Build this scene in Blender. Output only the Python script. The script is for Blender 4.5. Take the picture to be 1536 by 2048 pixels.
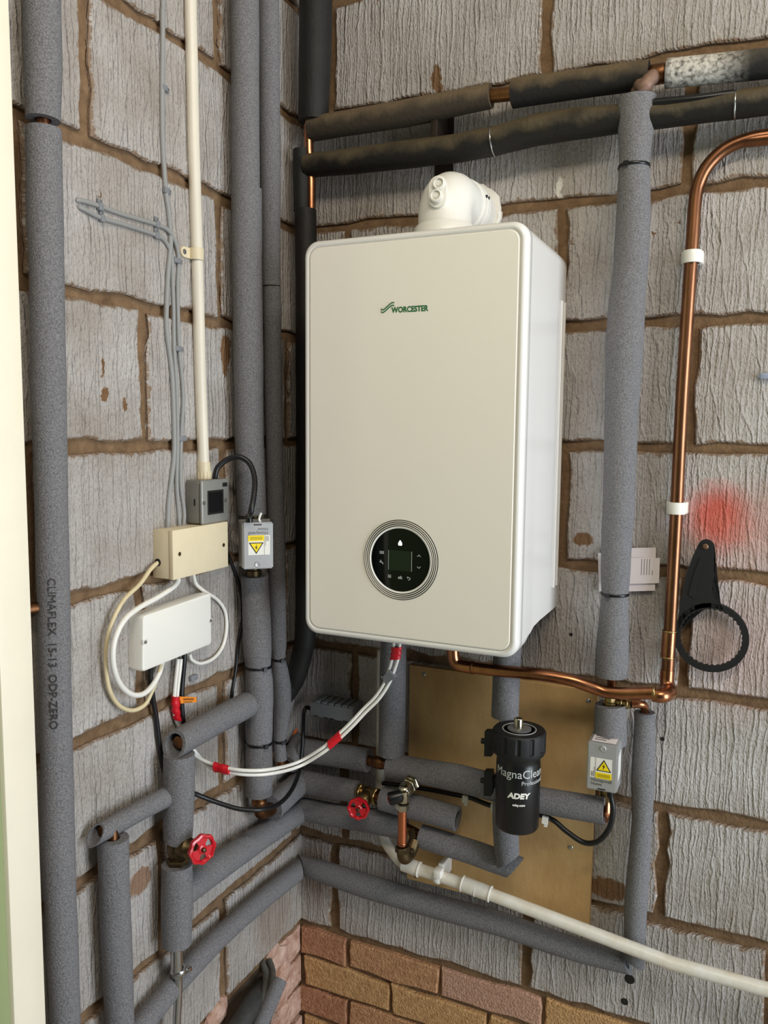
import bpy, bmesh, math, random
import numpy as np
from mathutils import Vector, Matrix

# ------------------------------------------------------------------ camera, world, lights, exposure
S = bpy.context.scene
COL = S.collection
for o in list(bpy.data.objects):
    bpy.data.objects.remove(o)
FPX, YAW, PITCH, ROLL = 1628.16, -0.433496, 0.1026447, 0.0087103
CAM = Vector((0.932978, -1.562763, 1.531288))
_fw = Vector((math.sin(YAW) * math.cos(PITCH), math.cos(YAW) * math.cos(PITCH), -math.sin(PITCH)))
_rt0 = Vector((math.cos(YAW), -math.sin(YAW), 0)); _up0 = _rt0.cross(_fw)
_rt = math.cos(ROLL) * _rt0 + math.sin(ROLL) * _up0
_up = -math.sin(ROLL) * _rt0 + math.cos(ROLL) * _up0
cd = bpy.data.cameras.new('camera'); cam = bpy.data.objects.new('camera', cd); COL.objects.link(cam)
cd.sensor_fit = 'VERTICAL'; cd.sensor_height = 32.0; cd.sensor_width = 24.0
cd.lens = FPX / 2048.0 * 32.0; cd.clip_start = 0.01
cam.matrix_world = Matrix(((_rt.x, _up.x, -_fw.x, CAM.x), (_rt.y, _up.y, -_fw.y, CAM.y), (_rt.z, _up.z, -_fw.z, CAM.z), (0, 0, 0, 1)))
S.camera = cam

S.view_settings.view_transform = 'Standard'
S.view_settings.look = 'None'
S.view_settings.gamma = 1.0
S.view_settings.use_curve_mapping = False
S.view_settings.exposure = 0.0

w = bpy.data.worlds.new('world'); S.world = w; w.use_nodes = True
bgn = w.node_tree.nodes['Background']
bgn.inputs[0].default_value = (0.86, 0.92, 1.0, 1); bgn.inputs[1].default_value = 0.055

def area(name, loc, target, sx, sy, power, color):
    ld = bpy.data.lights.new(name, 'AREA'); ld.shape = 'RECTANGLE'; ld.size = sx; ld.size_y = sy
    ld.energy = power; ld.color = color
    o = bpy.data.objects.new(name, ld); COL.objects.link(o); o.location = loc
    o.rotation_euler = (Vector(target) - Vector(loc)).to_track_quat('-Z', 'Y').to_euler()
    return o
# daylight through the open garage door on the right, ceiling batten lamp above the camera
area('doorway_daylight', (3.2, -0.95, 1.20), (0.0, -0.45, 0.95), 1.3, 2.0, 78, (0.83, 0.915, 1.0))
area('ceiling_batten_light', (1.35, -1.5, 2.8), (0.3, -0.1, 1.3), 1.2, 0.15, 20, (1.0, 0.90, 0.76))

# ------------------------------------------------------------------ helpers
def ray(u, v):
    return _fw + (u - 768) / FPX * _rt - (v - 1024) / FPX * _up
def B(u, v, d=0.0):                    # point at distance d in front of the back wall (y = 0)
    r = ray(u, v); return CAM + r * ((-d - CAM.y) / r.y)
def L(u, v, d=0.0):                    # point at distance d from the left wall (x = 0)
    r = ray(u, v); return CAM + r * ((d - CAM.x) / r.x)
def depth(p): return (p - CAM).dot(_fw)
def prad(p, px): return 0.5 * px * depth(p) / FPX
def lin(c):
    return tuple(((x / 255) / 12.92 if x / 255 <= 0.04045 else ((x / 255 + 0.055) / 1.055) ** 2.4) for x in c)
def V(*a): return Vector(a)
rnd = random.Random(7)

MATS = {}
def mat(name, rgb, rough=0.5, metal=0.0, var=0.0, vscale=20.0, bump=0.0, bscale=200.0, rgb2=None, stretch=None, coat=0.0, emit=0.0, spec=0.5):
    if name in MATS: return MATS[name]
    m = bpy.data.materials.new(name); m.use_nodes = True; nt = m.node_tree; n = nt.nodes; lk = nt.links
    b = n['Principled BSDF']; c = lin(rgb) + (1,)
    b.inputs['Base Color'].default_value = c; b.inputs['Roughness'].default_value = rough
    b.inputs['Metallic'].default_value = metal; b.inputs['Specular IOR Level'].default_value = spec
    if coat: b.inputs['Coat Weight'].default_value = coat; b.inputs['Coat Roughness'].default_value = 0.08
    if emit: b.inputs['Emission Color'].default_value = c; b.inputs['Emission Strength'].default_value = emit
    if var or bump:
        g = n.new('ShaderNodeNewGeometry'); vec = g.outputs['Position']
        if stretch:
            mp = n.new('ShaderNodeMapping'); mp.inputs['Scale'].default_value = stretch
            lk.new(vec, mp.inputs['Vector']); vec = mp.outputs['Vector']
    if var:
        t = n.new('ShaderNodeTexNoise'); t.inputs['Scale'].default_value = vscale; t.inputs['Detail'].default_value = 6
        t.inputs['Roughness'].default_value = 0.65
        lk.new(vec, t.inputs['Vector'])
        mr = n.new('ShaderNodeMapRange'); mr.inputs[1].default_value = 0.3; mr.inputs[2].default_value = 0.7
        lk.new(t.outputs['Fac'], mr.inputs[0])
        mx = n.new('ShaderNodeMix'); mx.data_type = 'RGBA'
        d = lin(rgb2) if rgb2 else tuple(x * (1 - var) for x in c[:3])
        mx.inputs[6].default_value = tuple(d) + (1,); mx.inputs[7].default_value = c
        lk.new(mr.outputs[0], mx.inputs[0]); lk.new(mx.outputs[2], b.inputs['Base Color'])
    if bump:
        t2 = n.new('ShaderNodeTexNoise'); t2.inputs['Scale'].default_value = bscale; t2.inputs['Detail'].default_value = 3
        lk.new(vec, t2.inputs['Vector'])
        bp = n.new('ShaderNodeBump'); bp.inputs['Strength'].default_value = bump; bp.inputs['Distance'].default_value = 0.002
        lk.new(t2.outputs['Fac'], bp.inputs['Height']); lk.new(bp.outputs['Normal'], b.inputs['Normal'])
    MATS[name] = m; return m

WLOC = {}
def _world(o): return WLOC.get(o.name, Vector((0, 0, 0)))
def thing(name, label, cat, loc, group=None):
    o = bpy.data.objects.new(name, None); COL.objects.link(o); o.location = loc
    o.empty_display_size = 0.03
    o['label'] = label; o['category'] = cat
    if group: o['group'] = group
    WLOC[o.name] = Vector(loc); return o
def tag(o, label, cat, group=None):
    o['label'] = label; o['category'] = cat
    if group: o['group'] = group
    return o
def obj(name, bm, material, parent=None, smooth=True, label=None, kind=None, angle=40):
    """world-space bmesh -> one mesh object whose origin is the centre of its base"""
    if not isinstance(bm, bmesh.types.BMesh):
        raise TypeError
    bmesh.ops.recalc_face_normals(bm, faces=bm.faces)
    xs = [v.co for v in bm.verts]
    lo = Vector((min(v.x for v in xs), min(v.y for v in xs), min(v.z for v in xs)))
    hi = Vector((max(v.x for v in xs), max(v.y for v in xs), max(v.z for v in xs)))
    c = Vector(((lo.x + hi.x) / 2, (lo.y + hi.y) / 2, lo.z))
    for v in bm.verts: v.co -= c
    me = bpy.data.meshes.new(name)
    if smooth:
        for f in bm.faces: f.smooth = True
        for e in bm.edges:
            if len(e.link_faces) == 2 and e.calc_face_angle(0) > math.radians(angle): e.smooth = False
    bm.to_mesh(me); bm.free()
    o = bpy.data.objects.new(name, me); COL.objects.link(o)
    if material: me.materials.append(material)
    WLOC[o.name] = c
    if parent is not None:
        o.parent = parent; o.location = c - _world(parent)
    else:
        o.location = c
    if label: o['label'] = label
    if kind: o['kind'] = kind
    return o

def nb(): return bmesh.new()
def box(bm, lo, hi, bevel=0.0, seg=2):
    r = bmesh.ops.create_cube(bm, size=1.0)
    lo = Vector(lo); hi = Vector(hi)
    for v in r['verts']:
        v.co = Vector((lo.x + (v.co.x + .5) * (hi.x - lo.x), lo.y + (v.co.y + .5) * (hi.y - lo.y), lo.z + (v.co.z + .5) * (hi.z - lo.z)))
    if bevel:
        es = list({e for v in r['verts'] for e in v.link_edges})
        bmesh.ops.bevel(bm, geom=es, offset=bevel, segments=seg, affect='EDGES', profile=0.5)
    return bm
def catmull(pts, n=6):
    pts = [Vector(p) for p in pts]
    if len(pts) < 3 or n < 2: return pts
    out = []
    P = [pts[0] * 2 - pts[1]] + pts + [pts[-1] * 2 - pts[-2]]
    for i in range(1, len(P) - 2):
        for k in range(n):
            t = k / n; a, b, c, d = P[i - 1], P[i], P[i + 1], P[i + 2]
            out.append(0.5 * ((2 * b) + (c - a) * t + (2 * a - 5 * b + 4 * c - d) * t * t + (3 * b - a - 3 * c + d) * t ** 3))
    out.append(pts[-1]); return out
def frames(path):
    T = []
    for i in range(len(path)):
        a = path[max(i - 1, 0)]; b = path[min(i + 1, len(path) - 1)]
        T.append((b - a).normalized())
    n = T[0].cross(Vector((0.31, 0.17, 0.93)))
    if n.length < 0.2: n = T[0].cross(Vector((1, 0, 0)))
    n.normalize(); N = [n]
    for i in range(1, len(path)):
        n = N[-1] - T[i] * N[-1].dot(T[i]); n.normalize(); N.append(n)
    return T, N
def tube(bm, path, rad, seg=14, inner=None, cut0=None, cut1=None, wob=0.0, seed=0, flat=None, capped=True):
    """swept tube; inner = inner radius of a hollow sleeve; cut0/cut1 = end plane normals; flat=(w,h) oval section scale"""
    path = [Vector(p) for p in path]
    if not hasattr(rad, '__len__'): rad = [rad] * len(path)
    T, N = frames(path); rg = random.Random(seed)
    ph = [rg.uniform(0, 6.28) for _ in range(6)]
    def ring(i, r, wobble):
        Bn = T[i].cross(N[i]); vs = []
        for k in range(seg):
            a = 2 * math.pi * k / seg; rr = r
            if wobble:
                s = i * 0.9
                rr *= 1 + wob * (math.sin(s * 0.55 + ph[0]) + 0.6 * math.sin(s * 1.3 + ph[1] + 2 * a) + 0.5 * math.sin(3 * a + s * .4 + ph[2]))
            ca, sa = math.cos(a), math.sin(a)
            if flat: ca *= flat[0]; sa *= flat[1]
            p = path[i] + (N[i] * ca + Bn * sa) * rr
            for idx, cn in ((0, cut0), (len(path) - 1, cut1)):
                if i == idx and cn is not None:
                    cn = Vector(cn); dn = T[i].dot(cn)
                    if abs(dn) > 0.15: p = p + T[i] * ((path[i] - p).dot(cn) / dn)
            vs.append(bm.verts.new(p))
        return vs
    O = [ring(i, rad[i], wob > 0) for i in range(len(path))]
    for i in range(len(O) - 1):
        for k in range(seg): bm.faces.new((O[i][k], O[i][(k + 1) % seg], O[i + 1][(k + 1) % seg], O[i + 1][k]))
    if inner:
        I = [ring(i, inner if not hasattr(inner, '__len__') else inner[i], False) for i in range(len(path))]
        for i in range(len(I) - 1):
            for k in range(seg): bm.faces.new((I[i][(k + 1) % seg], I[i][k], I[i + 1][k], I[i + 1][(k + 1) % seg]))
        for i in (0, len(path) - 1):
            for k in range(seg): bm.faces.new((O[i][k], O[i][(k + 1) % seg], I[i][(k + 1) % seg], I[i][k]))
    elif capped:
        bm.faces.new(O[0][::-1]); bm.faces.new(O[-1])
    return bm
def lathe(bm, prof, origin, axis=(0, 0, 1), seg=32, teeth=None):
    """profile [(radius, height)] turned round an axis"""
    a = Vector(axis).normalized(); n = a.cross(Vector((0.2, 0.3, 0.93)))
    if n.length < 0.2: n = a.cross(Vector((1, 0, 0)))
    n.normalize(); b = a.cross(n); o = Vector(origin); rings = []
    for r, h in prof:
        if r <= 1e-6: rings.append([bm.verts.new(o + a * h)]); continue
        rings.append([bm.verts.new(o + a * h + (n * math.cos(2 * math.pi * k / seg) + b * math.sin(2 * math.pi * k / seg)) * r) for k in range(seg)])
    for i in range(len(rings) - 1):
        p, q = rings[i], rings[i + 1]
        for k in range(seg):
            k2 = (k + 1) % seg
            if len(p) == 1 and len(q) == 1: continue
            if len(p) == 1: bm.faces.new((p[0], q[k2], q[k]))
            elif len(q) == 1: bm.faces.new((p[k], p[k2], q[0]))
            else: bm.faces.new((p[k], p[k2], q[k2], q[k]))
    for rg in (rings[0], rings[-1]):
        if len(rg) > 1: bm.faces.new(rg)
    return bm
def prism(bm, pts, ex):
    """planar polygon (3D points) extruded along vector ex"""
    ex = Vector(ex); a = [bm.verts.new(Vector(p)) for p in pts]; b = [bm.verts.new(Vector(p) + ex) for p in pts]
    bm.faces.new(a); bm.faces.new(b[::-1]); n = len(a)
    for i in range(n): bm.faces.new((a[i], b[i], b[(i + 1) % n], a[(i + 1) % n]))
    return bm
def frame3(o, ux, uy):
    ux = Vector(ux).normalized(); uy = Vector(uy).normalized(); uz = ux.cross(uy); o = Vector(o)
    return lambda x, y, z=0.0: o + ux * x + uy * y + uz * z
def text_bm(body, size, fr, z0=0.0, ext=0.0002, sx=1.0, align='LEFT', wrap=None, shear=0.0, bold=0.0):
    cu = bpy.data.curves.new('text_curve', 'FONT'); cu.body = body; cu.size = size; cu.align_x = align
    cu.extrude = ext; cu.resolution_u = 3; cu.shear = shear; cu.offset = bold
    o = bpy.data.objects.new('text_tmp', cu); COL.objects.link(o)
    dg = bpy.context.evaluated_depsgraph_get(); dg.update()
    me = bpy.data.meshes.new_from_object(o.evaluated_get(dg))
    bpy.data.objects.remove(o); bpy.data.curves.remove(cu)
    bm = nb(); bm.from_mesh(me); bpy.data.meshes.remove(me)
    for v in bm.verts:
        x, y, z = v.co.x * sx, v.co.y, v.co.z
        v.co = wrap(x, y, z) if wrap else fr(x, y, z0 + z)
    return bm
def resample(path, step):
    path = [Vector(p) for p in path]; out = [path[0]]
    for a, b in zip(path[:-1], path[1:]):
        n = max(1, int(round((b - a).length / step)))
        for k in range(1, n + 1): out.append(a.lerp(b, k / n))
    return out
def interp_r(ctrl, radii, path):
    """radius for each resampled path point from control radii by arc length"""
    cl = [0.0]
    for a, b in zip(ctrl[:-1], ctrl[1:]): cl.append(cl[-1] + (b - a).length)
    pl = [0.0]
    for a, b in zip(path[:-1], path[1:]): pl.append(pl[-1] + (b - a).length)
    k = cl[-1] / max(pl[-1], 1e-9)
    return [float(np.interp(x * k, cl, radii)) for x in pl]

# ------------------------------------------------------------------ materials
FOAM = mat('foam_grey', (142, 141, 143), 0.85, var=0.30, vscale=420, bump=0.8, bscale=480, rgb2=(84, 83, 85), spec=0.25)
FOAMB = mat('foam_black', (38, 37, 35), 0.62, var=0.4, vscale=14, bump=0.4, bscale=160, spec=0.35)
FOAMD = mat('foam_dusty', (74, 66, 54), 0.9, var=0.4, vscale=16, bump=0.5, bscale=220, rgb2=(46, 42, 36), spec=0.2)
COPPER = mat('copper', (198, 136, 98), 0.27, 1.0, var=0.3, vscale=26, rgb2=(150, 96, 66))
COPPERD = mat('copper_tarnished', (146, 102, 66), 0.42, 1.0, var=0.4, vscale=30, rgb2=(92, 62, 42))
BRASS = mat('brass', (176, 150, 104), 0.32, 1.0, var=0.25, vscale=60)
BRASSD = mat('brass_tarnished', (112, 96, 70), 0.45, 1.0, var=0.4, vscale=60)
NICKEL = mat('nickel_plate', (196, 188, 164), 0.18, 1.0)
CHROME = mat('steel', (190, 190, 190), 0.25, 1.0)
STEELB = mat('steel_box', (136, 133, 126), 0.45, 0.25, var=0.15, vscale=40)
ALU = mat('valve_casing', (186, 186, 186), 0.36, 0.4, var=0.06, vscale=60)
WHITE = mat('white_plastic', (236, 234, 226), 0.35)
WHITEP = mat('white_pipe', (232, 230, 222), 0.35, var=0.12, vscale=30, rgb2=(214, 204, 184))
CREAM = mat('cream_plastic', (226, 212, 180), 0.45, var=0.08, vscale=20)
CREAMC = mat('cream_cable', (222, 206, 166), 0.45, var=0.15, vscale=40)
CONDUIT = mat('conduit_white', (232, 224, 206), 0.4, var=0.12, vscale=18, stretch=(1, 1, .3))
GREYC = mat('grey_cable', (146, 146, 144), 0.5)
GREYCL = mat('grey_clip', (128, 130, 134), 0.4)
BLACKP = mat('black_plastic', (17, 17, 19), 0.32)
BLACKC = mat('black_cable', (20, 20, 22), 0.38)
BLACKM = mat('black_matt', (14, 14, 16), 0.6, bump=.1, bscale=300)
RED = mat('red_handwheel', (196, 18, 34), 0.28, coat=0.4)
REDT = mat('red_tape', (206, 22, 36), 0.42, bump=.3, bscale=120)
ORANGE = mat('orange_tag', (238, 140, 38), 0.5)
YELLOW = mat('sticker_yellow', (250, 222, 20), 0.5)
INK = mat('ink_black', (22, 20, 18), 0.6)
INKG = mat('ink_grey', (96, 94, 92), 0.6)
PAPER = mat('paper', (232, 222, 222), 0.75)
PLY = mat('plywood', (206, 170, 116), 0.6, var=0.25, vscale=9, bump=.25, bscale=120, rgb2=(176, 138, 86), stretch=(1, 1, .5))
BOILER = mat('boiler_white', (232, 230, 226), 0.25, coat=0.25)
FASCIA = mat('boiler_fascia', (240, 235, 224), 0.18)
GLASS = mat('control_glass', (3, 8, 6), 0.06, spec=.25)
SCREEN = mat('control_screen', (4, 22, 12), 0.1)
ICON = mat('icon_print', (190, 195, 192), 0.5)
LED = mat('led_light', (255, 255, 255), 0.5, emit=3.0)
GREENL = mat('logo_green', (22, 104, 60), 0.4)
SILIC = mat('silicone', (232, 228, 218), 0.4)
CREAMP = mat('cream_paint', (244, 236, 214), 0.42, var=0.05, vscale=12)
GREENP = mat('green_paint', (146, 158, 112), 0.5, var=0.04, vscale=10)
FLOORM = mat('concrete_floor', (172, 165, 154), 0.8, var=0.3, vscale=6, bump=.3, bscale=60)
CEILM = mat('ceiling_board', (206, 198, 182), 0.8, var=0.06, vscale=5)
MORTAR = mat('mortar', (138, 112, 84), 0.95, var=0.35, vscale=34, bump=1.0, bscale=150, rgb2=(98, 76, 56), spec=.2)
BRICKM = []
for i, (a, b) in enumerate((((204, 160, 120), (158, 112, 80)), ((212, 172, 122), (166, 124, 82)), ((208, 168, 144), (164, 124, 104)), ((196, 146, 112), (144, 100, 76)))):
    BRICKM.append(mat('brick_%d' % i, a, 0.95, var=0.4, vscale=130, bump=2.0, bscale=230, rgb2=b, spec=.2))
PINKB = mat('brick_limewashed', (214, 184, 168), 0.95, var=0.4, vscale=38, bump=1.6, bscale=110, rgb2=(150, 106, 84), spec=.2)

def dusty(name, base, dust, amount=0.8, rough=.75, splash=None):
    """black lagging with real dust lying on its upper side; splash = (x0, x1) white paint mark"""
    m = bpy.data.materials.new(name); m.use_nodes = True; n = m.node_tree.nodes; lk = m.node_tree.links; b = n['Principled BSDF']
    b.inputs['Roughness'].default_value = rough; b.inputs['Specular IOR Level'].default_value = .3
    g = n.new('ShaderNodeNewGeometry'); sp = n.new('ShaderNodeSeparateXYZ'); lk.new(g.outputs['Normal'], sp.inputs[0])
    t = n.new('ShaderNodeTexNoise'); t.inputs['Scale'].default_value = 22; t.inputs['Detail'].default_value = 6; lk.new(g.outputs['Position'], t.inputs['Vector'])
    ad = n.new('ShaderNodeMath'); ad.operation = 'MULTIPLY_ADD'; lk.new(t.outputs['Fac'], ad.inputs[0]); ad.inputs[1].default_value = 2.2; lk.new(sp.outputs[2], ad.inputs[2])
    mr = n.new('ShaderNodeMapRange'); mr.inputs[1].default_value = 0.75; mr.inputs[2].default_value = 1.75; mr.inputs[4].default_value = amount; lk.new(ad.outputs[0], mr.inputs[0])
    mx = n.new('ShaderNodeMix'); mx.data_type = 'RGBA'; mx.inputs[6].default_value = lin(base) + (1,); mx.inputs[7].default_value = lin(dust) + (1,); lk.new(mr.outputs[0], mx.inputs[0])
    out = mx.outputs[2]
    t2 = n.new('ShaderNodeTexNoise'); t2.inputs['Scale'].default_value = 130; t2.inputs['Detail'].default_value = 4; lk.new(g.outputs['Position'], t2.inputs['Vector'])
    if splash:
        s2 = n.new('ShaderNodeSeparateXYZ'); lk.new(g.outputs['Position'], s2.inputs[0])
        a = n.new('ShaderNodeMapRange'); a.inputs[1].default_value = splash[0] - .004; a.inputs[2].default_value = splash[0] + .01; lk.new(s2.outputs[0], a.inputs[0])
        c = n.new('ShaderNodeMapRange'); c.inputs[1].default_value = splash[1] - .03; c.inputs[2].default_value = splash[1] + .03; c.inputs[3].default_value = 1; c.inputs[4].default_value = 0; lk.new(s2.outputs[0], c.inputs[0])
        q = n.new('ShaderNodeMath'); q.operation = 'MULTIPLY'; lk.new(a.outputs[0], q.inputs[0]); lk.new(c.outputs[0], q.inputs[1])
        v = n.new('ShaderNodeMapRange'); v.inputs[1].default_value = .28; v.inputs[2].default_value = .56; lk.new(t2.outputs['Fac'], v.inputs[0])
        q2 = n.new('ShaderNodeMath'); q2.operation = 'MULTIPLY'; lk.new(q.outputs[0], q2.inputs[0]); lk.new(v.outputs[0], q2.inputs[1])
        m2 = n.new('ShaderNodeMix'); m2.data_type = 'RGBA'; m2.inputs[7].default_value = lin((206, 202, 194)) + (1,); lk.new(out, m2.inputs[6]); lk.new(q2.outputs[0], m2.inputs[0]); out = m2.outputs[2]
    lk.new(out, b.inputs['Base Color'])
    bp = n.new('ShaderNodeBump'); bp.inputs['Strength'].default_value = .6; bp.inputs['Distance'].default_value = .002; lk.new(t2.outputs['Fac'], bp.inputs['Height']); lk.new(bp.outputs['Normal'], b.inputs['Normal'])
    return m
def block_material():
    m = bpy.data.materials.new('painted_block'); m.use_nodes = True; nt = m.node_tree; n = nt.nodes; lk = nt.links
    b = n['Principled BSDF']; b.inputs['Roughness'].default_value = 0.62; b.inputs['Specular IOR Level'].default_value = 0.3
    g = n.new('ShaderNodeNewGeometry'); pos = g.outputs['Position']
    def math_(op, a, c=None, v=None):
        q = n.new('ShaderNodeMath'); q.operation = op
        for i, x in enumerate((a, c, v)):
            if x is None: continue
            if isinstance(x, (int, float)): q.inputs[i].default_value = x
            else: lk.new(x, q.inputs[i])
        return q.outputs[0]
    def ramp(x, a, c, lo=0.0, hi=1.0):
        q = n.new('ShaderNodeMapRange'); q.inputs[1].default_value = a; q.inputs[2].default_value = c
        q.inputs[3].default_value = lo; q.inputs[4].default_value = hi; lk.new(x, q.inputs[0]); return q.outputs[0]
    sp = n.new('ShaderNodeSeparateXYZ'); lk.new(pos, sp.inputs[0])
    u = math_('SUBTRACT', sp.outputs[0], sp.outputs[1]); z = sp.outputs[2]
    oi = n.new('ShaderNodeObjectInfo')
    off = math_('MULTIPLY', oi.outputs['Random'], 7.0)
    u2 = math_('ADD', u, off)
    def comb(a, c, d=None):
        q = n.new('ShaderNodeCombineXYZ')
        for i, x in enumerate((a, c, d)):
            if x is None: continue
            if isinstance(x, (int, float)): q.inputs[i].default_value = x
            else: lk.new(x, q.inputs[i])
        return q.outputs[0]
    def noise(vec, sc, det=3, rough=0.6):
        q = n.new('ShaderNodeTexNoise'); q.inputs['Scale'].default_value = sc; q.inputs['Detail'].default_value = det
        q.inputs['Roughness'].default_value = rough; lk.new(vec, q.inputs['Vector']); return q.outputs['Fac']
    # combed grooves: fine nearly vertical lines, a few slanting ones, worm-like pitting between
    wz = math_('MULTIPLY', math_('SUBTRACT', noise(comb(u2, math_('MULTIPLY', z, 0.35)), 26, 3, 0.55), 0.5), 0.022)
    wf = math_('MULTIPLY', math_('SUBTRACT', noise(comb(u2, math_('MULTIPLY', z, 0.6)), 110, 2), 0.5), 0.0035)
    un = math_('ADD', math_('ADD', u2, wz), wf)
    irr = math_('MULTIPLY', noise(comb(un, 0.0), 70, 1), 0.016)
    ph1 = math_('MULTIPLY', math_('ADD', un, irr), 2 * math.pi / 0.0100)
    l1 = math_('POWER', ramp(math_('SINE', ph1), -1, 1), 5.0)
    a1 = ramp(noise(comb(math_('MULTIPLY', u2, 2.0), math_('MULTIPLY', z, 0.7)), 14, 2), 0.38, 0.62, 0.25, 1.0)
    sl = math_('MULTIPLY', math_('SUBTRACT', oi.outputs['Random'], 0.5), 0.30)
    ph2 = math_('MULTIPLY', math_('ADD', math_('ADD', u2, math_('MULTIPLY', z, math_('ADD', sl, 0.10))), math_('MULTIPLY', wz, 1.6)), 2 * math.pi / 0.040)
    l2 = math_('POWER', ramp(math_('SINE', ph2), -1, 1), 36.0)
    ph3 = math_('MULTIPLY', math_('ADD', math_('SUBTRACT', u2, math_('MULTIPLY', z, 0.05)), math_('MULTIPLY', wz, 0.7)), 2 * math.pi / 0.029)
    l3 = math_('POWER', ramp(math_('SINE', ph3), -1, 1), 24.0)
    fine = noise(comb(u2, math_('MULTIPLY', z, 0.42)), 330, 3, 0.65)
    mid = noise(comb(u2, math_('MULTIPLY', z, 0.5)), 120, 2, 0.6)
    h = math_('ADD', math_('MULTIPLY', l1, math_('MULTIPLY', a1, 0.62)), math_('ADD', math_('MULTIPLY', l2, 0.55), math_('ADD', math_('MULTIPLY', l3, 0.45), math_('ADD', math_('MULTIPLY', fine, 1.15), math_('MULTIPLY', mid, 0.9)))))
    bp = n.new('ShaderNodeBump'); bp.inputs['Strength'].default_value = 0.85; bp.inputs['Distance'].default_value = 0.0050
    lk.new(h, bp.inputs['Height']); lk.new(bp.outputs['Normal'], b.inputs['Normal'])
    # colour: off-white paint, darker brown where the fine pitting dips, mortar smeared over ragged edges
    big = noise(comb(u2, z), 7, 4)
    def mix(f, A, Bc):
        q = n.new('ShaderNodeMix'); q.data_type = 'RGBA'
        if isinstance(f, (int, float)): q.inputs[0].default_value = f
        else: lk.new(f, q.inputs[0])
        for i, x in ((6, A), (7, Bc)):
            if isinstance(x, tuple): q.inputs[i].default_value = lin(x) + (1,)
            else: lk.new(x, q.inputs[i])
        return q.outputs[2]
    colr = mix(ramp(big, 0.3, 0.7), (166, 157, 148), (196, 191, 187))
    pores = ramp(fine, 0.46, 0.30)
    colr = mix(math_('MULTIPLY', pores, 0.6), colr, (112, 100, 88))
    # edge smears
    uv = n.new('ShaderNodeUVMap'); sv = n.new('ShaderNodeSeparateXYZ'); lk.new(uv.outputs[0], sv.inputs[0])
    edge = math_('ADD', sv.outputs[0], math_('MULTIPLY', math_('SUBTRACT', noise(comb(u, z), 55, 4, 0.7), 0.5), 0.030))
    e = ramp(edge, 0.0015, 0.0045, 1.0, 0.0)
    colr = mix(math_('MULTIPLY', e, 0.85), colr, (134, 108, 82))
    chips = ramp(noise(comb(u, math_('MULTIPLY', z, 0.6)), 34, 4, 0.65), 0.70, 0.72)
    colr = mix(chips, colr, (126, 98, 72))
    # marks with a shape of their own: bare patches, red overspray, filler smear
    wn = math_('MULTIPLY', math_('SUBTRACT', noise(comb(u, z), 60, 3), 0.5), 0.022)
    def patch(p, ru, rz, colr, c, soft=0.1, k=1.0, wob=1.0):
        du = math_('DIVIDE', math_('ADD', math_('SUBTRACT', u, p.x - p.y), math_('MULTIPLY', wn, wob)), ru)
        dz = math_('DIVIDE', math_('ADD', math_('SUBTRACT', z, p.z), math_('MULTIPLY', wn, -wob)), rz)
        r = math_('SQRT', math_('ADD', math_('MULTIPLY', du, du), math_('MULTIPLY', dz, dz)))
        wall = ramp(math_('SUBTRACT', sp.outputs[0], p.x) if p.y < -0.01 else math_('SUBTRACT', p.y, sp.outputs[1]), 0.02, 0.03, 1.0, 0.0)
        f = math_('MULTIPLY', math_('MULTIPLY', ramp(r, 1 - soft, 1 + soft, 1.0, 0.0), wall), k)
        return mix(f, colr, c)
    BR = (128, 96, 66)
    colr = patch(B(883, 158), .011, .024, colr, BR)
    colr = patch(B(890, 182), .007, .014, colr, BR)
    colr = patch(B(1175, 1078), .019, .014, colr, BR)
    colr = patch(B(1225, 1775), .045, .022, colr, BR)
    colr = patch(L(438, 700), .016, .030, colr, BR)
    colr = patch(L(437, 730), .008, .022, colr, BR)
    colr = patch(L(265, 1765), .028, .022, colr, (150, 120, 98))
    colr = patch(L(195, 788), .006, .011, colr, BR)
    colr = patch(L(236, 808), .006, .012, colr, BR)
    colr = patch(L(190, 735), .004, .014, colr, BR)
    colr = patch(L(535, 1830), .075, .09, colr, (150, 132, 116), soft=.35, k=.7)
    colr = patch(B(640, 1740), .035, .07, colr, (140, 118, 104), soft=.4, k=.8)
    colr = patch(B(1445, 1035), .044, .050, colr, (196, 56, 30), soft=.5, k=.92)
    colr = patch(B(1500, 1060), .09, .06, colr, (206, 130, 112), soft=.8, k=.5)
    colr = patch(B(1480, 1290), .07, .09, colr, (200, 140, 130), soft=.8, k=.35)
    colr = patch(B(1127, 378), .006, .020, colr, (238, 234, 226), soft=.2)
    lk.new(colr, b.inputs['Base Color'])
    return m
BLOCK = block_material()

# ------------------------------------------------------------------ structure: walls of blocks and bricks
Z0 = 0.375
def struct(o): o['kind'] = 'structure'; return o
bm = nb(); box(bm, (-0.12, 0.0, 0.0), (3.4, 0.12, 2.85)); wall_back = struct(obj('wall_back', bm, MORTAR, smooth=False))
bm = nb(); box(bm, (-0.12, -0.90, 0.0), (0.0, 0.0, 2.85))
# no pocket is cut for the broken-out hole; a dark box paints its shade
wall_left = struct(obj('wall_left', bm, MORTAR, smooth=False))
bm = nb(); box(bm, (-0.3, -4.2, -0.1), (3.6, 0.15, 0.0)); struct(obj('floor', bm, FLOORM, smooth=False))
bm = nb(); box(bm, (-0.3, -4.2, 2.85), (3.6, 0.15, 2.95)); struct(obj('ceiling', bm, CEILM, smooth=False))
bm = nb(); box(bm, (-0.12, -4.2, 0.0), (0.052, -0.845, 2.85)); struct(obj('wall_left_lining', bm, GREENP, smooth=False))
bm = nb(); box(bm, (0.0, -0.845, 0.0), (0.060, -0.7925, 2.85), bevel=0.003); struct(obj('trim_1', bm, CREAMP))

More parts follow.
